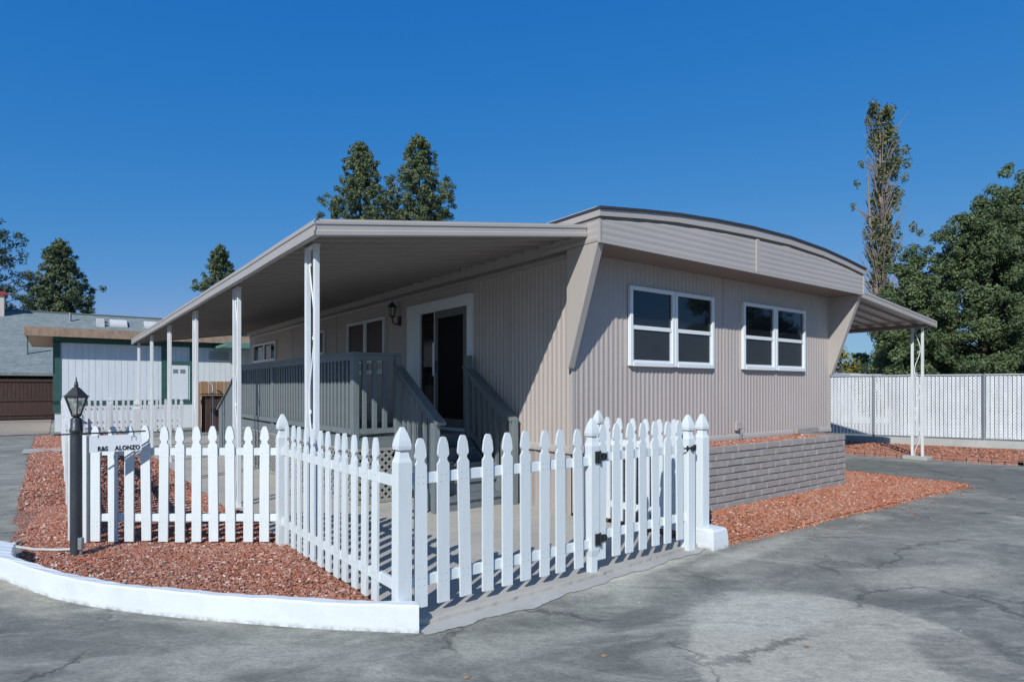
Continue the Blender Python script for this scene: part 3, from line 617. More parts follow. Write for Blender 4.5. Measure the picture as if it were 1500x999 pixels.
# ------------------------------------------------------------------ patio cover (left awning)
def scroll(h0, h1, d=.16):
    """wave ironwork between the two uprights, in the v-z plane"""
    pts = []; n = int((h1-h0)/.95); per = (h1-h0)/n; mb = MB()
    for i in range(n):
        z0 = h0+i*per
        for half in (0, 1):
            s = 1 if half == 0 else -1; c = []
            for k in range(15):
                t = k/14; c.append((0, s*(d/2)*math.cos(t*math.pi)*.75, z0+per*(half*.5)+per*.5*t))
            mb.tube(c, .009, 5)
            # curl
            cc_ = []
            for k in range(12):
                a = k/11*4.2; rr = .035*(1-k/16); cc_.append((0, -s*(d/2-.05)-s*math.cos(a)*rr, z0+per*(half*.5+.42)+math.sin(a)*rr))
            mb.tube(cc_, .009, 5)
    return mb
def column(par, u, v, h, z0=.03, sp=.215):
    mb = MB()
    for s in (-1, 1):
        mb.box(u-.024, u+.024, v+s*sp/2-.024, v+s*sp/2+.024, z0, h, .003)
    mb.box(u-.04, u+.04, v-sp/2-.04, v+sp/2+.04, z0-.005, z0+.008); mb.box(u-.03, u+.03, v-sp/2-.03, v+sp/2+.03, h-.012, h)
    c = mb.build('column', M['metalwhite'], par)
    s = scroll(z0+.05, h-.06, sp-.05); s.v = [(a+u, b+v, z) for a, b, z in s.v]; s.build('scrollwork', M['metalwhite'], c)
def awning_parts(T, ui, uo, v0, v1, zi_t, zo_t, posts_v, up_):
    """ui inner (wall) u, uo outer u; zi_t/zo_t fascia top height"""
    zt = lambda u: zi_t+(zo_t-zi_t)*(u-ui)/(uo-ui)
    sg = 1 if uo > ui else -1; d = .15
    n = int((v1-v0-.06)/.305); per = (v1-v0-.06)/n; mb = MB(); prof = []
    for i in range(n):
        a = v0+.03+i*per; prof += [(a, -.085), (a+per*.86, -.085), (a+per*.88, -.125), (a+per*.97, -.125), (a+per*.99, -.085)]
    vs = [(u, v, zt(u)+o) for u in (ui, uo-sg*.02) for v, o in prof]; k = len(prof)
    mb.add(vs, [(i, i+1, k+i+1, k+i) if sg > 0 else (i+1, i, k+i, k+i+1) for i in range(k-1)])
    vs = [(u, v, zt(u)-.05) for u in (ui, uo-sg*.02) for v in (v0+.02, v1-.02)]; mb.add(vs, [(0, 2, 3, 1)])
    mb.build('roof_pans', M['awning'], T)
    # grooved fascia: front, back, outer
    g = [(0, -.0), (-.0, -.012), (.012, -.02), (.012, -.045), (.002, -.055), (.002, -.095), (.012, -.105), (.012, -.14), (0, -d), (-.03, -d)]
    for name, va, s in (('fascia', v0, -1), ('fascia', v1, 1)):
        mb = MB(); vs = [(u, va+s*o, zt(u)+z) for u in (ui, uo) for o, z in g]; k = len(g)
        vs += [(u, va-s*.03, zt(u)) for u in (ui, uo)]
        fs = [(i, i+1, k+i+1, k+i) for i in range(k-1)]+[(2*k, 0, k, 2*k+1)]
        mb.add(vs, fs); mb.build(name, M['fascia'], T)
    nseg = 14; mb = MB(); vs = []; k = len(g)
    for i in range(nseg+1):
        v = v0-.012+(v1-v0+.024)*i/nseg; dz = .0035*math.sin(i*2.1)
        vs += [(uo-sg*.03, v, zt(uo)+dz)]+[(uo+sg*o, v, zt(uo)+z+dz) for o, z in g]
    k += 1
    mb.add(vs, [(i*k+j, i*k+j+1, (i+1)*k+j+1, (i+1)*k+j) for i in range(nseg) for j in range(k-1)]); mb.build('fascia', M['fascia'], T)
    mb = MB()
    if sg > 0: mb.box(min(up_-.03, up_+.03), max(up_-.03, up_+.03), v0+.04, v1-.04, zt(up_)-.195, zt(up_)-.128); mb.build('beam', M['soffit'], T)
    for v in posts_v: column(T, up_, v, zt(up_)-.14, .03, .24 if sg < 0 else .2)
PC = thing('patio_cover', (-1.7, 7.5, 0), 'long taupe metal awning over the left patio on six white iron columns', 'awning')
awning_parts(PC, -.115, -3.3, -.37, 15.7, 3.51, 3.045, (.16, 3.15, 6.2, 9.25, 12.3, 15.35), -3.15)
CP = thing('carport_cover', (8.5, 3, 0), 'ribbed metal carport awning on the right end of the home with white iron column', 'awning')
mb = MB(); mb.box(10.12, 10.46, -.34, .14, 0, .085, .01); mb.build('column_footing', M['conc'], CP)
awning_parts(CP, 6.56, 10.68, -.34, 9.2, 3.475, 3.10, (-.1, 3.0, 6.1, 8.9), 10.3)

# ------------------------------------------------------------------ deck and stairs
DK = thing('deck', (-1, 5, 0), 'raised grey green wooden deck with railings, lattice skirt and front steps', 'deck')
U0, V0, V1, ZF = -1.91, 2.2, 8.4, .93
mb = MB()
for i in range(14): mb.box(U0+.0+i*.1355, U0+.128+i*.1355, V0, 10.6, ZF-.03, ZF)
mb.build('floor', M['deck'], DK)
mb = MB(); mb.box(U0-.03, U0, V0-.03, V1, ZF-.14, ZF+.01); mb.box(U0, -.02, V0-.03, V0, ZF-.14, ZF-.032); mb.build('rim_board', M['deck'], DK)
mb = MB(); mb.box(U0+.08, -.05, V0+.06, 10.4, .03, ZF-.2); mb.build('underdeck_shade', M['dark'], DK)  # near-black block paints the shade in the space below the floor
def lattice(axis, a0, a1, fix, z0, z1, w_=.036, p=.105):
    mb = MB()
    for s, off in ((1, 0), (-1, .007)):
        x = a0-(z1-z0)
        while x < a1+(z1-z0):
            # strip from (x,z0) to (x+s*(h),z1) clipped
            pts = [(x, z0), (x+s*(z1-z0), z1)]
            (xa, za), (xb, zb_) = pts
            def clip(xc): t = (xc-xa)/(xb-xa); return (xc, za+(zb_-za)*t)
            lo, hi = a0+.02, a1-.02
            A_, B_ = (xa, za), (xb, zb_)
            if max(xa, xb) <= lo or min(xa, xb) >= hi: x += p; continue
            if A_[0] < lo: A_ = clip(lo)
            if A_[0] > hi: A_ = clip(hi)
            if B_[0] < lo: B_ = clip(lo)
            if B_[0] > hi: B_ = clip(hi)
            if axis == 'v': mb.bar((fix-off, A_[0], A_[1]), (fix-off, B_[0], B_[1]), .006, w_, (0, 0, 1))
            else: mb.bar((A_[0], fix-off, A_[1]), (B_[0], fix-off, B_[1]), .006, w_, (0, 0, 1))
            x += p
    if axis == 'v': mb.box(fix-.016, fix-.010, a0, a1, z0, z0+.05); mb.box(fix-.016, fix-.010, a0, a1, z1-.05, z1)
    else: mb.box(a0, a1, fix-.016, fix-.010, z0, z0+.05); mb.box(a0, a1, fix-.016, fix-.010, z1-.05, z1)
    return mb
lattice('v', V0, 8.4, U0-.005, .04, ZF-.14).build('lattice_skirt', M['lattice'], DK)
lattice('u', U0, -1.32, V0-.01, .04, ZF-.14).build('lattice_skirt', M['lattice'], DK)
ZR = 2.08
mb = MB(); mb.box(-.0225, .0225, -.031, .031, 0, 1.02-.0, .003); BAL = mb.mesh('baluster', M['deck'])
nb = 43
for i in range(nb):
    v = V0+.12+i*.143
    inst('baluster', BAL, DK, (U0+.03-DK['_o'][0], v-DK['_o'][1], ZF+.08), (0, R.gauss(0, .004), 0))
for u in (-1.75, -1.60, -1.45): inst('baluster', BAL, DK, (u-DK['_o'][0], V0+.03-DK['_o'][1], ZF+.08), (0, 0, math.pi/2))
mb = MB(); mb.box(U0-.03, U0+.09, V0-.04, V1+.05, ZR-.035, ZR, .004); mb.box(U0-.012, U0+.012, V0, V1, ZR-.11, ZR-.036); mb.build('top_rail', M['deck'], DK)
mb = MB(); mb.box(U0-.03, U0+.0, V0, V1, ZF+.05, ZF+.12); mb.build('bottom_rail', M['deck'], DK)
mb = MB(); mb.box(U0+.09, -1.22, V0-.04, V0+.08, ZR-.033, ZR-.002, .004); mb.box(U0+.03, -1.3, V0-.012, V0+.010, ZR-.11, ZR-.036); mb.build('top_rail', M['deck'], DK)
mb = MB(); mb.box(U0+.03, -1.3, V0-.01, V0+.01, ZF+.05, ZF+.12); mb.build('bottom_rail', M['deck'], DK)
for (u, v, h, zb0) in ((U0+.03, V0+.03, ZR-.035, .03), (U0+.03, 4.1, ZR-.036, ZF-.1), (U0+.03, 6.0, ZR-.036, ZF-.1), (U0+.03, 8.3, ZR-.036, .03), (-1.27, V0+.0, ZR-.035, .03), (-.13, V0-.05, 2.08, .5), (-1.27, 1.14, 1.16, .03), (-.13, 1.02, 1.18, .03)):
    mb = MB(); mb.box(u-.045, u+.045, v-.045, v+.045, zb0, h, .004); mb.build('rail_post', M['deck'], DK)
# stairs
NS = 5; rise = ZF/NS; run = .27
for k in range(1, NS):
    z = ZF-k*rise; vf = V0-.03-k*run
    mb = MB(); mb.box(-1.22, -.18, vf-.02, vf+run+.0, z-.04, z, .004); mb.box(-1.215, -.185, vf+.012, vf+.03, z-rise+.0, z-.041); mb.build('step', M['step'], DK)
mb = MB(); mb.box(-1.215, -.185, V0-.029, V0-.012, ZF-rise, ZF-.0); mb.build('riser', M['step'], DK)
for u in (-1.24, -.165):
    mb = MB(); mb.prism([(V0-.03, ZF-.02), (V0-.03-NS*run+.2, .12), (V0-.03-NS*run+.2, .03), (V0-.03-NS*run+.5, .03), (V0-.03, ZF-.5)], 'x', u-.018, u+.018); mb.build('stringer', M['deck'], DK)
for u in (-1.27, -.13):
    mb = MB(); a = (u, V0+.02, ZR-.16); b = (u, .99, 1.15); mb.bar(a, b, .13, .038); mb.bar((u, V0, ZR-.24), (u, 1.12, 1.13), .035, .085); mb.bar((u, V0-.02, ZF+.10), (u, 1.12, .22), .035, .085)
    mb.build('handrail', M['deck'], DK)
    for i in range(6):
        v = 1.27+i*.145; t = (v-1.12)/(V0-1.12); z1_ = 1.11+t*(ZR-.24-1.11); z0_ = .22+t*(ZF+.10-.22)
        mb = MB(); mb.box(u-.02, u+.02, v-.026, v+.026, z0_-.02, z1_); mb.build('baluster', M['deck'], DK)
# far stairs side
mb = MB(); mb.prism([(8.45, .03), (10.6, .03), (10.6, 1.08), (8.45, 2.0)], 'x', U0-.01, U0+.03); mb.build('stair_panel', M['deck'], DK)
mb = MB(); mb.bar((U0+.01, 8.36, 2.07), (U0+.01, 10.68, 1.08), .12, .04); mb.build('handrail', M['deck'], DK)

# ------------------------------------------------------------------ planter
PL = thing('brick_planter', (2.8, -.4, 0), 'long low planter of painted grey brick below the front windows', 'planter')
VJ = []
def bricks(axis, a0, a1, fix0, fix1, nc=9, ch=.0925, L0=.35, seed=1, z0=0):
    r = random.Random(seed); mb = MB()
    for c in range(nc):
        x = a0-(L0/2 if c % 2 else 0)-r.uniform(0, .02)
        while x < a1-.01:
            ln = L0+r.uniform(-.03, .03); p0, p1 = max(x+.009, a0), min(x+ln-.009, a1)
            if p1-p0 > .03:
                j = lambda s=.004: r.uniform(-s, s)
                za, zb_ = z0+c*ch+.004+j(.002), z0+(c+1)*ch-.006+j(.003); f0 = fix0+j(.004)
                bm = bmesh.new(); bmesh.ops.create_cube(bm, size=1)
                for v in bm.verts:
                    q = ((p0+p1)/2+v.co.x*(p1-p0)+j(.004), (f0+fix1)/2+v.co.y*(fix1-f0)+j(.003), (za+zb_)/2+v.co.z*(zb_-za)+j(.003))
                    v.co = q if axis == 'u' else (q[1], q[0], q[2])
                bmesh.ops.bevel(bm, geom=list(bm.edges), offset=.009, segments=2, affect='EDGES')
                mb.frombm(bm, False)
            if a0+.02 < x+ln < a1-.02 and axis == 'u' and a1 > 1: VJ.append((x+ln, z0+c*ch))
            x += ln
    return mb
bricks('u', .25, 5.34, -.815, -.73).build('brick_wall', M['pbrick'], PL)
mb = MB(); mb.box(.27, 5.31, -.796, -.74, 0, .825)
for (x, z) in VJ: mb.box(x-.008, x+.008, -.811, -.79, z+.004, z+.0925-.012)
mb.box(.26, 5.33, -.808, -.74, .0, .012)
mb.box(0, 0, 0, 0, 0, 0) if False else None; mb.build('mortar', M['mortar'], PL)
b2 = bricks('v', -.73, -.03, -5.34, -5.25, seed=4); b2.v = [(-a, b, c) for a, b, c in b2.v]; b2.f = [f[::-1] for f in b2.f]; b2.build('brick_wall', M['pbrick'], PL)
mb = MB(); mb.box(5.262, 5.332, -.74, -.03, 0, .823); mb.build('mortar', M['mortar'], PL)
bricks('u', .25, .33, -.73, -.03, seed=6).build('brick_wall', M['pbrick'], PL)
mb = MB(); mb.box(5.15, 5.9, -.10, -.035, .80, .90, .008); mb.build('ledge', M['pbrick'], PL)
rocks([(.34, -.72), (5.24, -.72), (5.24, -.04), (.34, -.04)], 3200, .775, 'planter_gravel', 'red lava rock filling the top of the grey brick planter', seed=7)
mb = MB(); mb.box(.33, 5.26, -.74, -.03, .70, .775); solo(mb, 'planter_soil', M['bed'], (2.8, -.4, .7), 'reddish soil bed under the stones inside the brick planter', 'soil', kind='stuff')
sp_ = thing('water_spigot', (3.47, -.1, .78), 'small pale outdoor water spigot rising from the planter gravel', 'spigot')
mb = MB(); mb.box(3.42, 3.52, -.05, -.012, .93, 1.07, .006); mb.build('backing_box', M['trim'], sp_)
mb = MB(); mb.tube([(3.47, -.09, .77), (3.47, -.09, .95)], .014); mb.tube([(3.47, -.09, .95), (3.47, -.05, .98)], .016); mb.tube([(3.47, -.09, .92), (3.47, -.16, .90), (3.47, -.17, .87)], .013); mb.rings([(.965, .03), (.975, .03)], 8, 3.47, -.10); mb.build('tap', M['galv'], sp_)

# ------------------------------------------------------------------ lamp post, sign, conduit
LX, LY = -4.095, 5.71
lp = thing('lamp_post', (LX, LY, 0), 'black lamp post with a glass lantern beside the left picket fence', 'lamp post', frame='world')
mb = MB(); mb.rings([(0, .05), (1.14, .048), (1.18, .046), (1.185, .054), (1.215, .054), (1.22, .047), (1.30, .046), (1.315, .04), (1.325, .022)], 16, LX, LY, 0, True); mb.build('post', M['postblack'], lp)
mb = MB()
mb.rings([(1.32, .02), (1.335, .045), (1.345, .048), (1.355, .04)], 6, LX, LY, .2)
mb.rings([(1.515, .112), (1.522, .112), (1.53, .095), (1.575, .055), (1.60, .032), (1.608, .018), (1.615, .018)], 6, LX, LY, .2)
mb.rings([(1.612, .012), (1.625, .02), (1.635, .012), (1.65, .016), (1.66, .007), (1.70, .003)], 8, LX, LY, 0, True)
mb.rings([(1.505, .098), (1.516, .10)], 6, LX, LY, .2)
for k in range(6):
    a = .2+k*math.pi/3; mb.bar((LX+.04*math.cos(a), LY+.04*math.sin(a), 1.35), (LX+.095*math.cos(a), LY+.095*math.sin(a), 1.51), .009, .009)
lc = mb.build('lantern_cage', M['bronze'], lp)
mb = MB(); mb.rings([(1.352, .036), (1.508, .089)], 6, LX, LY, .2); mb.build('lantern_glass', M['lglass'], lc)
mb = MB(); mb.rings([(1.355, .013), (1.40, .013)], 8, LX, LY); mb.rings([(1.40, .012), (1.42, .026), (1.45, .03), (1.475, .02), (1.485, .006)], 10, LX, LY, 0, True); mb.build('bulb', M['curtain'], lc)
dx, dy = .83, .557
P_ = lambda t, z, o=0: (LX+dx*t-dy*o, LY+dy*t+dx*o, z)
mb = MB(); mb.tube([P_(-.17, 1.165), P_(.56, 1.172)], .0075, 6); mb.build('sign_arm', M['black'], lp)
mb = MB(); mb.box(LX+.045, LX+.085, LY-.05, LY-.01, .09, .20, .004); mb.tube([(LX+.06, LY-.02, .1), (LX+.05, LY-.01, .0)], .012); mb.build('outlet_box', M['galv'], lp)
sg = thing('name_sign', (LX, LY, 1.0), 'small white name board hanging from the lamp post arm', 'sign', frame='world')
def plate(t0, t1, z0, z1, o0, o1):
    vs = [P_(t, z, o) for z in (z0, z1) for o in (o0, o1) for t in (t0, t1)]
    return MB().add(vs, [(0, 2, 3, 1), (4, 5, 7, 6), (0, 1, 5, 4), (2, 6, 7, 3), (0, 4, 6, 2), (1, 3, 7, 5)])
plate(.10, .525, .985, 1.145, -.004, .004).build('board', M['vinyl'], sg)
mb = MB()
for t in (.17, .46): mb.tube([P_(t, 1.165), P_(t, 1.125, -.008)], .003, 5)
mb.box
mb.build('hanger', M['black'], sg)
def text(s, size, mat, parent, loc, rot, ex=.001, sx=1.0, name='lettering'):
    c = bpy.data.curves.new(name, 'FONT'); c.body = s; c.size = size; c.extrude = ex; c.offset = size*.045; c.space_character = 1.12
    t = bpy.data.objects.new(name, c); COL.objects.link(t); bpy.context.view_layer.update()
    me = bpy.data.meshes.new_from_object(t.evaluated_get(bpy.context.evaluated_depsgraph_get())); bpy.data.objects.remove(t)
    me.materials.clear(); me.materials.append(mat); o = bpy.data.objects.new(name, me); COL.objects.link(o); o.parent = parent; o.location = loc; o.rotation_euler = rot; o.scale = (sx, 1, 1); return o
for (t_, s_) in ((.165, 'R&S'), (.305, 'ALONZO')):
    pt = P_(t_, .998, -.0065); text(s_, .058, M['black'], sg, (pt[0]-LX, pt[1]-LY, pt[2]-1.0), (rad(90), 0, math.atan2(dy, dx)), sx=.78)
for (a_, b_, c_, d_) in ((.44, .445, 1.085, 1.125), (.475, .48, 1.085, 1.125), (.44, .48, 1.121, 1.126)): plate(a_, b_, c_, d_, -.006, -.0035).build('emblem', M['galv'], sg)
mb = MB(); mb.tube([(-4.93, 6.1, .07), (-4.90, 5.98, .075), (-4.82, 5.90, .06), (-4.6, 5.84, .05), (-4.35, 5.80, .055), (-4.16, 5.77, .07)], .014, 8)
solo(mb, 'conduit_pipe', M['pipe'], (-4.6, 5.84, 0), 'bent white plastic conduit lying on the gravel by the lamp post', 'pipe', frame='world')

# ------------------------------------------------------------------ right side: edging, slatted fence
ed = MB(); r = random.Random(3)
def edge_run(p, q):
    L = math.dist(p, q); n = int(L/.215); d = ((q[0]-p[0])/L, (q[1]-p[1])/L); nn = (-d[1], d[0])
    for i in range(n):
        t = i*.215; cx, cy = p[0]+d[0]*(t+.105), p[1]+d[1]*(t+.105); h = .105+r.uniform(-.012, .012); hw = .05
        o = r.uniform(-.008, .008)
        pts = [(cx+d[0]*a*.1+nn[0]*(b*hw+o), cy+d[1]*a*.1+nn[1]*(b*hw+o)) for a, b in ((-1, -1), (1, -1), (1, 1), (-1, 1))]
        ed.prism(pts, 'z', -.01, h*.52-.004); ed.prism([(x+r.uniform(-.006, .006), y+r.uniform(-.006, .006)) for x, y in pts], 'z', h*.52+.004, h)
edge_run((10.20, 6), (10.17, 1.4)); edge_run((10.17, 1.4), (10.80, -1.84)); edge_run((10.80, -1.84), (12.5, -8.5))
solo(ed, 'brick_edging', M['brick_red'], (10.5, 0, 0), 'low red brick edging along the far side of the right driveway', 'edging')
def WU2(X, Y): return toUV(X, Y)
Pa, Pb = (4.8, 21.35), (18.3, 12.85)
ang = math.atan2(Pb[1]-Pa[1], Pb[0]-Pa[0]); Lf = math.dist(Pa, Pb)
sf = thing('slatted_fence', (*Pa, 0), 'tall chain link fence filled with white privacy slats behind the right driveway', 'fence', frame='world', rot=ang); sf['_o'] = (0, 0, 0)
mb = MB(); x = 0; r = random.Random(8)
while x < Lf:
    t = r.gauss(0, .004); z1_ = 1.93+r.gauss(0, .004)
    mb.add([(x+.004, t, .24), (x+.083, -t, .24), (x+.083, -t, z1_), (x+.004, t, z1_), (x+.043, .012, .24), (x+.043, .012, z1_)], [(0, 1, 2, 3), (4, 0, 3, 5), (1, 4, 5, 2)]); x += .093
mb.build('privacy_slats', M['slat'], sf)
mb = MB(); x = -1.7
while x < Lf:
    for s in (1, -1):
        xa, xb = (x, x+1.7) if s > 0 else (x+1.7, x); za, zb_ = .22, 1.92
        mb.bar((xa, -.012-.004*s, za), (xb, -.012-.004*s, zb_), .0045, .0045)
    x += .088
mb.v = [(min(max(a, 0), Lf), b, c) for a, b, c in mb.v]; mb.build('chain_link', M['galv'], sf)
mb = MB(); mb.tube([(0, -.01, 1.95), (Lf, -.01, 1.95)], .024, 8); mb.build('top_rail', M['galv'], sf)
for x in (4.15, 6.8, 9.35, 12.0, 14.8): mb = MB(); mb.tube([(x, -.035, 0), (x, -.035, 1.97)], .032, 10); mb.build('post', M['galv'], sf)
mb = MB(); mb.box(0, Lf, -.10, .06, -.01, .19, .008); mb.build('concrete_footing', M['conc'], sf)
# long pale roof beyond that fence
bs = thing('long_shed', (19, 29, 0), 'long low pale roofed shed just showing above the right slatted fence', 'shed', frame='world')
mb = MB(); mb.box(15.5, 34, 27.6, 31, 0, 2.05); mb.build('wall', M['nsiding'], bs)
mb = MB(); mb.prism([(27.3, 2.06), (31.3, 2.06), (29.3, 2.3), (27.3, 2.2)], 'x', 15.2, 34.3); mb.build('roof', M['rooftop'], bs)

# ------------------------------------------------------------------ far left: neighbour home
NH = thing('neighbour_home', (-2, 24, 0), 'white neighbouring home with dark green trim and tan shake roof edge', 'house')
NV = 22.0
mb = MB(); x = -5.15
while x < 4.5:
    mb.box(x+.004, x+.20, NV, NV+.05, 1.08, 3.30); x += .204
mb.box(-5.15, 4.5, NV+.02, NV+7, .0, 3.3); mb.build('wall', M['nsiding'], NH)
mb = MB()
for (a, b, z0, z1) in ((-5.2, -4.98, .7, 3.3), (-1.78, -1.58, 1.1, 3.3), (-.78, -.58, 1.1, 3.3), (-5.2, 4.5, 3.24, 3.46), (-5.2, 4.5, .98, 1.12), (-1.58, -.78, 2.52, 2.65)): mb.box(a, b, NV-.03, NV+.0, z0, z1)
mb.build('green_trim', M['green'], NH)
mb = MB(); mb.box(-1.5, -.84, NV-.02, NV+.0, 1.15, 2.5); dr = mb.build('door', M['vinyl'], NH)
mb = MB()
for k in range(2): mb.box(-1.38+k*.26, -1.2+k*.26, NV-.026, NV-.021, 2.18, 2.34)
mb.build('door_vent', M['galv'], dr)
mb = MB(); mb.box(-.15, .75, NV-.03, NV, 2.72, 3.12)
wn = mb.build('window', M['vinyl'], NH)
mb = MB()
for k in range(5): mb.box(-.08, .68, NV-.05, NV-.031, 2.76+k*.072, 2.80+k*.072)
mb.build('blind', M['galv'], wn)
mb = MB(); mb.prism([(NV-.55, 3.47), (NV-.55, 3.70), (NV+3.6, 3.95), (NV+7.8, 3.70), (NV+7.8, 3.47)], 'x', -6.0, 5.2); rf = mb.build('roof', M['shake'], NH)
mb = MB(); mb.box(-6.0, 5.2, NV-.6, NV-.551, 3.42, 3.74); mb.build('shake_edge', M['shake'], NH)
mb = MB(); mb.box(.1, 5, NV-2.4, NV-.05, 3.20, 3.30); mb.box(.08, 5, NV-2.46, NV-2.4, 3.14, 3.34); mb.build('porch_roof', M['palegreen'], NH)
mb = MB(); mb.bar((-5.9, NV-.5, 3.4), (-5.9, NV-.5, 2.75), .04, .04); mb.bar((-5.9, NV-.5, 2.78), (-5.25, NV-.0, 2.95), .03, .03); mb.build('bracket', M['green'], NH)
mb = MB(); mb.bar((2.2, NV-2.4, 0), (2.2, NV-2.4, 3.2), .08, .08); mb.build('porch_post', M['vinyl'], NH)

# shingled house behind
SH = thing('shingled_house', (-8, 38, 0), 'large house behind with a wide grey green shingle roof', 'house')
mb = MB(); a0, a1 = -30, 3.2
mb.add([(a0, 33, 2.36), (a1, 33, 2.36), (a1, 41.3, 6.2), (a0, 41.3, 6.2), (a0, 49.6, 2.36), (a1, 49.6, 2.36), (a0, 33, 2.2), (a1, 33, 2.2), (a1, 49.6, 2.2), (a0, 49.6, 2.2)], [(0, 1, 2, 3), (3, 2, 5, 4), (6, 7, 1, 0), (7, 8, 5, 2, 1), (9, 6, 0, 3, 4), (9, 8, 7, 6)])
rf = mb.build('roof', M['shingle'], SH)
mb = MB(); mb.box(a0+.5, a1-.5, 34, 48.5, 0, 2.19); mb.build('wall', M['brownfence'], SH)
mb = MB(); mb.box(a0, a1, 41.2, 41.42, 6.17, 6.27); mb.build('ridge_cap', M['shingle'], rf)
zr = lambda v: 2.36+(v-33)*.4627
for u in (-2.0, -.15):
    v = 39.9; mb = MB(); mb.prism([(v-.42, zr(v-.42)+.02), (v+.42, zr(v+.42)+.02), (v+.42, zr(v+.42)+.17), (v-.42, zr(v-.42)+.17)], 'x', u-.45, u+.45); mb.build('skylight', M['rooftop'], rf)
mb = MB()
for k in range(2): v = 39.6+k*.5; mb.box(-3.15, -2.75, v-.15, v+.15, zr(v)-.1, zr(v)+.25)
mb.build('vent_hood', M['rooftop'], rf)
mb = MB(); mb.tube([(-4.45, 40.1, 5.5), (-4.45, 40.1, 6.15)], .07); mb.build('vent_pipe', M['galv'], rf)
mb = MB(); mb.box(-9.0, -7.55, 40.3, 41.6, 5.4, 6.95); ch = mb.build('chimney', M['cream'], rf)
mb = MB(); mb.box(-9.1, -7.45, 40.2, 41.7, 6.95, 7.15); mb.build('chimney_cap', M['red'], rf)
bf = thing('board_fence', (-12, 32.6, 0), 'dark brown board fence below the eave of the shingled house', 'fence')
mb = MB(); x = -28; r = random.Random(2)
while x < -4.2: mb.box(x+.006, x+.145, 32.6, 32.625, .08, 1.98+r.uniform(-.02, .02)); x += .15
mb.build('boards', M['brownfence'], bf)
mb = MB(); mb.box(-28, -4.2, 32.55, 32.6, 1.90, 2.02); mb.box(-28, -4.2, 32.56, 32.6, .95, 1.05); mb.box(-28, -4.2, 32.56, 32.6, .25, .35); mb.build('rail', M['brownfence'], bf)

# wooden side gate between deck and neighbour
GV = 17.3
wg = thing('wooden_gate', (-.6, GV, 0), 'tan raw wood gate standing beyond the grey deck stairs, before the white neighbouring home', 'gate')
for u in (-1.22, -.08): mb = MB(); mb.box(u-.045, u+.045, GV-.04, GV+.05, .03, 1.80, .004); mb.build('post', M['newwood'], wg)
mb = MB(); x = -1.19
while x < -.2: mb.box(x, x+.235, GV-.065, GV-.04, 1.40, 1.82, .012); x += .242
mb.build('boards', M['newwood'], wg)
mb = MB(); x = -1.14
while x < -.16: mb.box(x, x+.135, GV+.06, GV+.08, .08, 1.34); x += .14
mb.build('boards', M['brownfence'], wg)
mb = MB(); mb.box(-1.18, -.1, GV-.03, GV+.0, 1.33, 1.40); mb.build('rail', M['newwood'], wg)
mb = MB(); mb.tube([(-.86, GV-.3, .02), (-.86, GV-.3, 1.66), (-.92, GV-.3, 1.77), (-1.02, GV-.3, 1.80)], .022); solo(mb, 'standpipe', M['pipe'], (-.86, GV-.3, 0), 'thin white hooked pipe standing in front of the tan wood gate', 'pipe')

# ------------------------------------------------------------------ trees
def leafmesh(C, S, rng, name, mat, up=.0, out=None, thin=1.0):
    """C centres (n,3), S sizes (n): one randomly turned leaf spray (quad) per centre"""
    n = len(C); a = rng.normal(size=(n, 3))*.75; a[:, 2] += up
    if out is not None: a += out*1.1
    a /= np.linalg.norm(a, axis=1)[:, None]
    b = rng.normal(size=(n, 3)); b -= (a*b).sum(1)[:, None]*a; b /= np.linalg.norm(b, axis=1)[:, None]; c = np.cross(a, b)
    S = S[:, None]; q = np.stack([C-b*S-c*S*.18*thin, C+c*S*.5*thin-b*S*.1, C+b*S+c*S*.1*thin, C-c*S*.45*thin+b*S*.15], 1).reshape(-1, 3)
    me = bpy.data.meshes.new(name); me.vertices.add(4*n); me.vertices.foreach_set('co', q.astype(np.float32).ravel())
    me.loops.add(4*n); me.loops.foreach_set('vertex_index', np.arange(4*n, dtype=np.int32)); me.polygons.add(n)
    me.polygons.foreach_set('loop_start', np.arange(0, 4*n, 4, dtype=np.int32)); me.polygons.foreach_set('loop_total', np.full(n, 4, dtype=np.int32))
    me.materials.append(mat); me.update(); me.validate(); return me
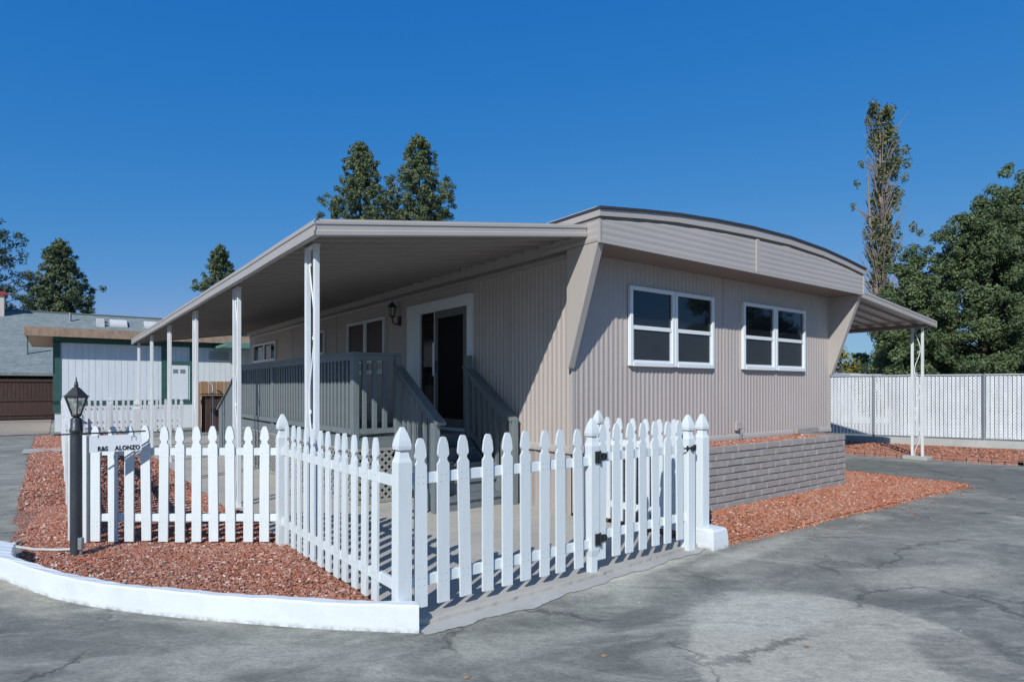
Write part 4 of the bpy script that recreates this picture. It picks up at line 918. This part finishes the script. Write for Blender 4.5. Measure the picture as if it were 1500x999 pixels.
def tree(name, x, y, h, clumps, leaf, label, cat='tree', group=None, nl=30, ls=.16, sp=.5, seed=1, trunk_r=.25, bark='bark', lean=0, limbs=True, flat=.85, thin=1.0, th=.97):
    rng = np.random.default_rng(seed); e = thing(name, (x, y, 0), label, cat, group, 'world'); e['_o'] = (0, 0, 0)
    Cc = np.array([c[:3] for c in clumps]); Rr = np.array([c[3] for c in clumps])
    idx = np.repeat(np.arange(len(Cc)), np.maximum(4, (nl*(Rr/Rr.mean())**1.6)).astype(int))
    d = rng.normal(size=(len(idx), 3)); d /= np.linalg.norm(d, axis=1)[:, None]; rr = rng.random(len(idx))**.45
    P = Cc[idx]+d*rr[:, None]*Rr[idx][:, None]*np.array([1, 1, flat])
    P[:, 2] = np.maximum(P[:, 2], .3)
    me = leafmesh(P, ls*rng.uniform(.5, 1.25, len(P)), rng, 'crown', M[leaf], .35, d, thin)
    inst('crown', me, e, (0, 0, 0))
    mb = MB(); n = 7; pts = [(lean*h*(i/n)**2+rng.normal()*.04, rng.normal()*.04, h*th*i/n) for i in range(n+1)]
    mb.tube(pts, [trunk_r*(1-i/n)**.8+.02 for i in range(n+1)], 8)
    if limbs:
        step = max(1, len(Cc)//90)
        for c, rr_ in list(zip(Cc, Rr))[::step]:
            z0 = max(.6, c[2]-math.hypot(c[0], c[1])*.45); t = min(1, z0/h); bx_ = lean*h*t*t
            mid = ((c[0]+bx_)/2, c[1]/2, (z0+c[2])/2-.1)
            mb.tube([(bx_, 0, z0), mid, tuple(c)], [trunk_r*.22*(1-t)+.03, trunk_r*.12+.015, .012], 5, False)
    mb.build('trunk', M[bark], e); return e
def conifer_clumps(h, r, seed, z0=.12, pw=.9, n=120, jag_=.3, cr_=(.5, .95), k=0):
    q = random.Random(seed); out = []
    for i in range(n):
        t = (i+q.random())/n; z = h*(z0+(1-z0)*t); R0 = r*(1-t)**pw*(1+.25*math.sin(t*19+seed))+.12
        a = i*2.4+q.uniform(-.5, .5); rr = R0*q.uniform(.2, 1+jag_)*(1 if q.random() < .8 else .8)
        out.append((math.cos(a)*rr, math.sin(a)*rr, z+q.uniform(-.2, .2)-.12*rr, q.uniform(*cr_)*(1-.45*t)))
    return out
def px(xp, Y): return (xp-750)/890*Y
G = 'tall conifers behind the homes'
KW = dict(group=G, nl=55, ls=.15, thin=.55)
def cc_(h, r, sd, z0, pw, n, c0=.22, c1=.55): return conifer_clumps(h, r, sd, z0, pw, int(n*3.2), -.02, (c0, c1))
tree('conifer_tree', px(528, 45), 45, 19.6, cc_(19.6, 4.6, 3, .45, .66, 230), 'leaf_conifer', 'tall conifer rising behind the awning, left of the centre pair', seed=3, **KW)
tree('conifer_tree', px(614, 45), 45, 20.0, cc_(20.0, 4.9, 14, .45, .60, 260), 'leaf_conifer', 'tall conifer rising behind the awning, right of the centre pair', seed=4, **KW)
q = random.Random(5); cl = [(q.gauss(0, .6), q.gauss(0, .5), q.uniform(10, 18), q.uniform(.2, .4)) for _ in range(34)]
tree('sparse_tree', px(566, 47), 47, 18.2, cl, 'leaf_pop', 'thin sparse tree between the two centre conifers', nl=30, ls=.09, seed=6, trunk_r=.10, bark='palebark')
tree('conifer_tree', px(323, 52), 52, 13.6, cc_(13.6, 4.0, 8, .4, .72, 130), 'leaf_conifer', 'small pointed conifer just above the awning edge at left', seed=8, **KW)
tree('conifer_tree', px(88, 50), 50, 13.6, cc_(13.6, 4.7, 21, .3, .66, 240), 'leaf_conifer', 'broad conifer above the grey green shingle roof', seed=9, **KW)
tree('conifer_tree', px(-28, 48), 48, 16.2, conifer_clumps(16.2, 5.2, 31, .3, .6, 420, .15, (.35, .7)), 'leaf_dark', 'dark conifer cut by the left edge of the picture', seed=10, **KW)
tree('conifer_tree', px(654, 60), 60, 17.9, cc_(17.9, 1.6, 33, .6, .8, 40), 'leaf_conifer', 'tip of a distant conifer right of the centre pair', seed=11, **KW)
# poplar
q = random.Random(9); cl = []
for i in range(300):
    t = q.random()**.85; z = 3+17.2*t; wdt = (.95-.35*t)*(1 if t < .8 else 1.1)
    stem = q.choice(((-.55, 0), (.1, .1), (.75, -.1), (.15, .2)))
    if stem[0] > .5 and z > 17.6: stem = (.3, 0)
    if stem[0] < -.4 and z > 14 and z < 17: continue
    cl.append((stem[0]*(.4+.9*t)+q.gauss(0, .27)*wdt, stem[1]+q.gauss(0, .3), z, q.uniform(.14, .40)))
for a in ((1.7, 0, 16.4, .35), (1.6, 0, 17.2, .3), (1.5, 0, 15.4, .3), (-1.6, 0, 15.0, .25), (-1.9, 0, 13.5, .22), (2.6, 0, 11.8, .3), (2.1, 0, 12.2, .3), (-1.3, 0, 16.3, .25), (1.2, 0, 14.4, .35)): cl.append(a)
pe = tree('poplar_tree', px(1291, 40), 40, 20.6, cl, 'leaf_pop', 'tall narrow poplar with bare twigs above the carport roof', nl=60, ls=.10, seed=12, trunk_r=.28, bark='palebark', flat=1.3)
mb = MB(); q = random.Random(19)
for i in range(170):
    z = q.uniform(6, 18.5); a = q.uniform(0, 6.28); r0 = q.uniform(0, .6); ln = q.uniform(.8, 2.2); ou = q.uniform(.3, 1.15)
    p0 = (math.cos(a)*r0, math.sin(a)*r0, z); p1 = (math.cos(a)*(r0+ou*.5), math.sin(a)*(r0+ou*.5), z+ln*.45); p2 = (math.cos(a)*(r0+ou)+q.gauss(0, .1), math.sin(a)*(r0+ou), z+ln)
    mb.tube([p0, p1, p2], [.045, .03, .014], 4, False)
for s in (-.6, .5, .25): mb.tube([(0, 0, 4), (s*.6, .1, 9), (s*1.2, .1, 13), (s*1.6, 0, 17.5)], [.14, .11, .08, .02], 6, False)
mb.build('twigs', M['palebark'], pe)
# big evergreens at right
def dome(rx, ry, h, seed, n, z0=.6, cr_=(.5, 1.0)):
    q = random.Random(seed); out = []
    for i in range(n):
        t = q.random(); a = q.uniform(0, 6.28); prof = (1-t**2.0)**.55*(.82+.18*math.sin(a*3+seed)+.1*math.sin(t*14)); rr = q.random()**.35*prof
        lump = .13*math.sin(a*5+seed*1.7)+.10*math.sin(a*9+t*7+seed)
        if math.sin(a*4+t*11+seed) > .80 and rr > .55: continue
        rr *= 1+lump
        out.append((math.cos(a)*rx*rr, math.sin(a)*ry*rr, z0+(h-z0)*t*(1+.06*lump*6-.1*q.random()), q.uniform(*cr_)*(1.15-.5*t)))
    return out
E_ = 'large evergreens behind the slatted fence'
tree('evergreen_tree', 21.3, 27.5, 10.3, dome(4.4, 4.2, 10.0, 2, 520, .6, (.25, .65)), 'leaf_ever', 'large dense evergreen at the right edge behind the slatted fence', group=E_, nl=330, ls=.066, seed=13, trunk_r=.25, th=.7)
tree('evergreen_tree', 17.9, 27.0, 7.6, dome(2.3, 3.0, 7.6, 5, 320, .6, (.22, .55)), 'leaf_ever', 'rounded evergreen directly behind the carport column', group=E_, nl=260, ls=.064, seed=14, trunk_r=.2, th=.7)
tree('evergreen_tree', 25.0, 30, 12, dome(5, 4.5, 12, 7, 360, .6, (.3, .7)), 'leaf_ever', 'tallest evergreen mass rising at the far right edge', group=E_, nl=280, ls=.078, seed=15, trunk_r=.25, th=.7)
tree('evergreen_tree', 20.5, 19.5, 7.6, dome(3.2, 3, 7.6, 17, 280, .6, (.25, .55)), 'leaf_ever', 'dark evergreen low at the right edge, nearest the slatted fence', group=E_, nl=250, ls=.06, seed=25, trunk_r=.2, th=.7)
tree('shrub_tree', px(1232, 38), 38, 3.9, dome(1.5, 1.4, 4.1, 9, 60, .5, (.4, .7)), 'leaf_yel', 'small yellow green tree under the carport roof', nl=70, ls=.13, seed=16, trunk_r=.1)
tree('shrub_tree', px(1262, 44), 44, 4.0, conifer_clumps(4.2, 1.5, 9, .1, .6, 40, .3, (.4, .7)), 'leaf_ever', 'small dark green tree beside the yellow green one', nl=70, ls=.14, seed=17, trunk_r=.1)
tree('shrub_tree', px(1190, 40), 40, 3.6, dome(1.6, 1.4, 3.6, 19, 40, .5, (.4, .7)), 'leaf_yel', 'low olive tree hidden behind the right corner of the home', nl=60, ls=.13, seed=18, trunk_r=.1)
# trees out of frame at right that the front windows mirror
tree('evergreen_tree', 28.0, 11.0, 9.0, dome(4, 4.2, 9, 12, 120), 'leaf_dark', 'dark evergreen mirrored in the left front window', group=E_, nl=90, ls=.22, seed=19, trunk_r=.35)
tree('evergreen_tree', 31, 18, 8.0, dome(3.6, 4.4, 8, 14, 110), 'leaf_dark', 'dark evergreen mirrored low in the right front window', group=E_, nl=90, ls=.22, seed=20, trunk_r=.35)
for o in bpy.data.objects:
    if '_o' in o: del o['_o']
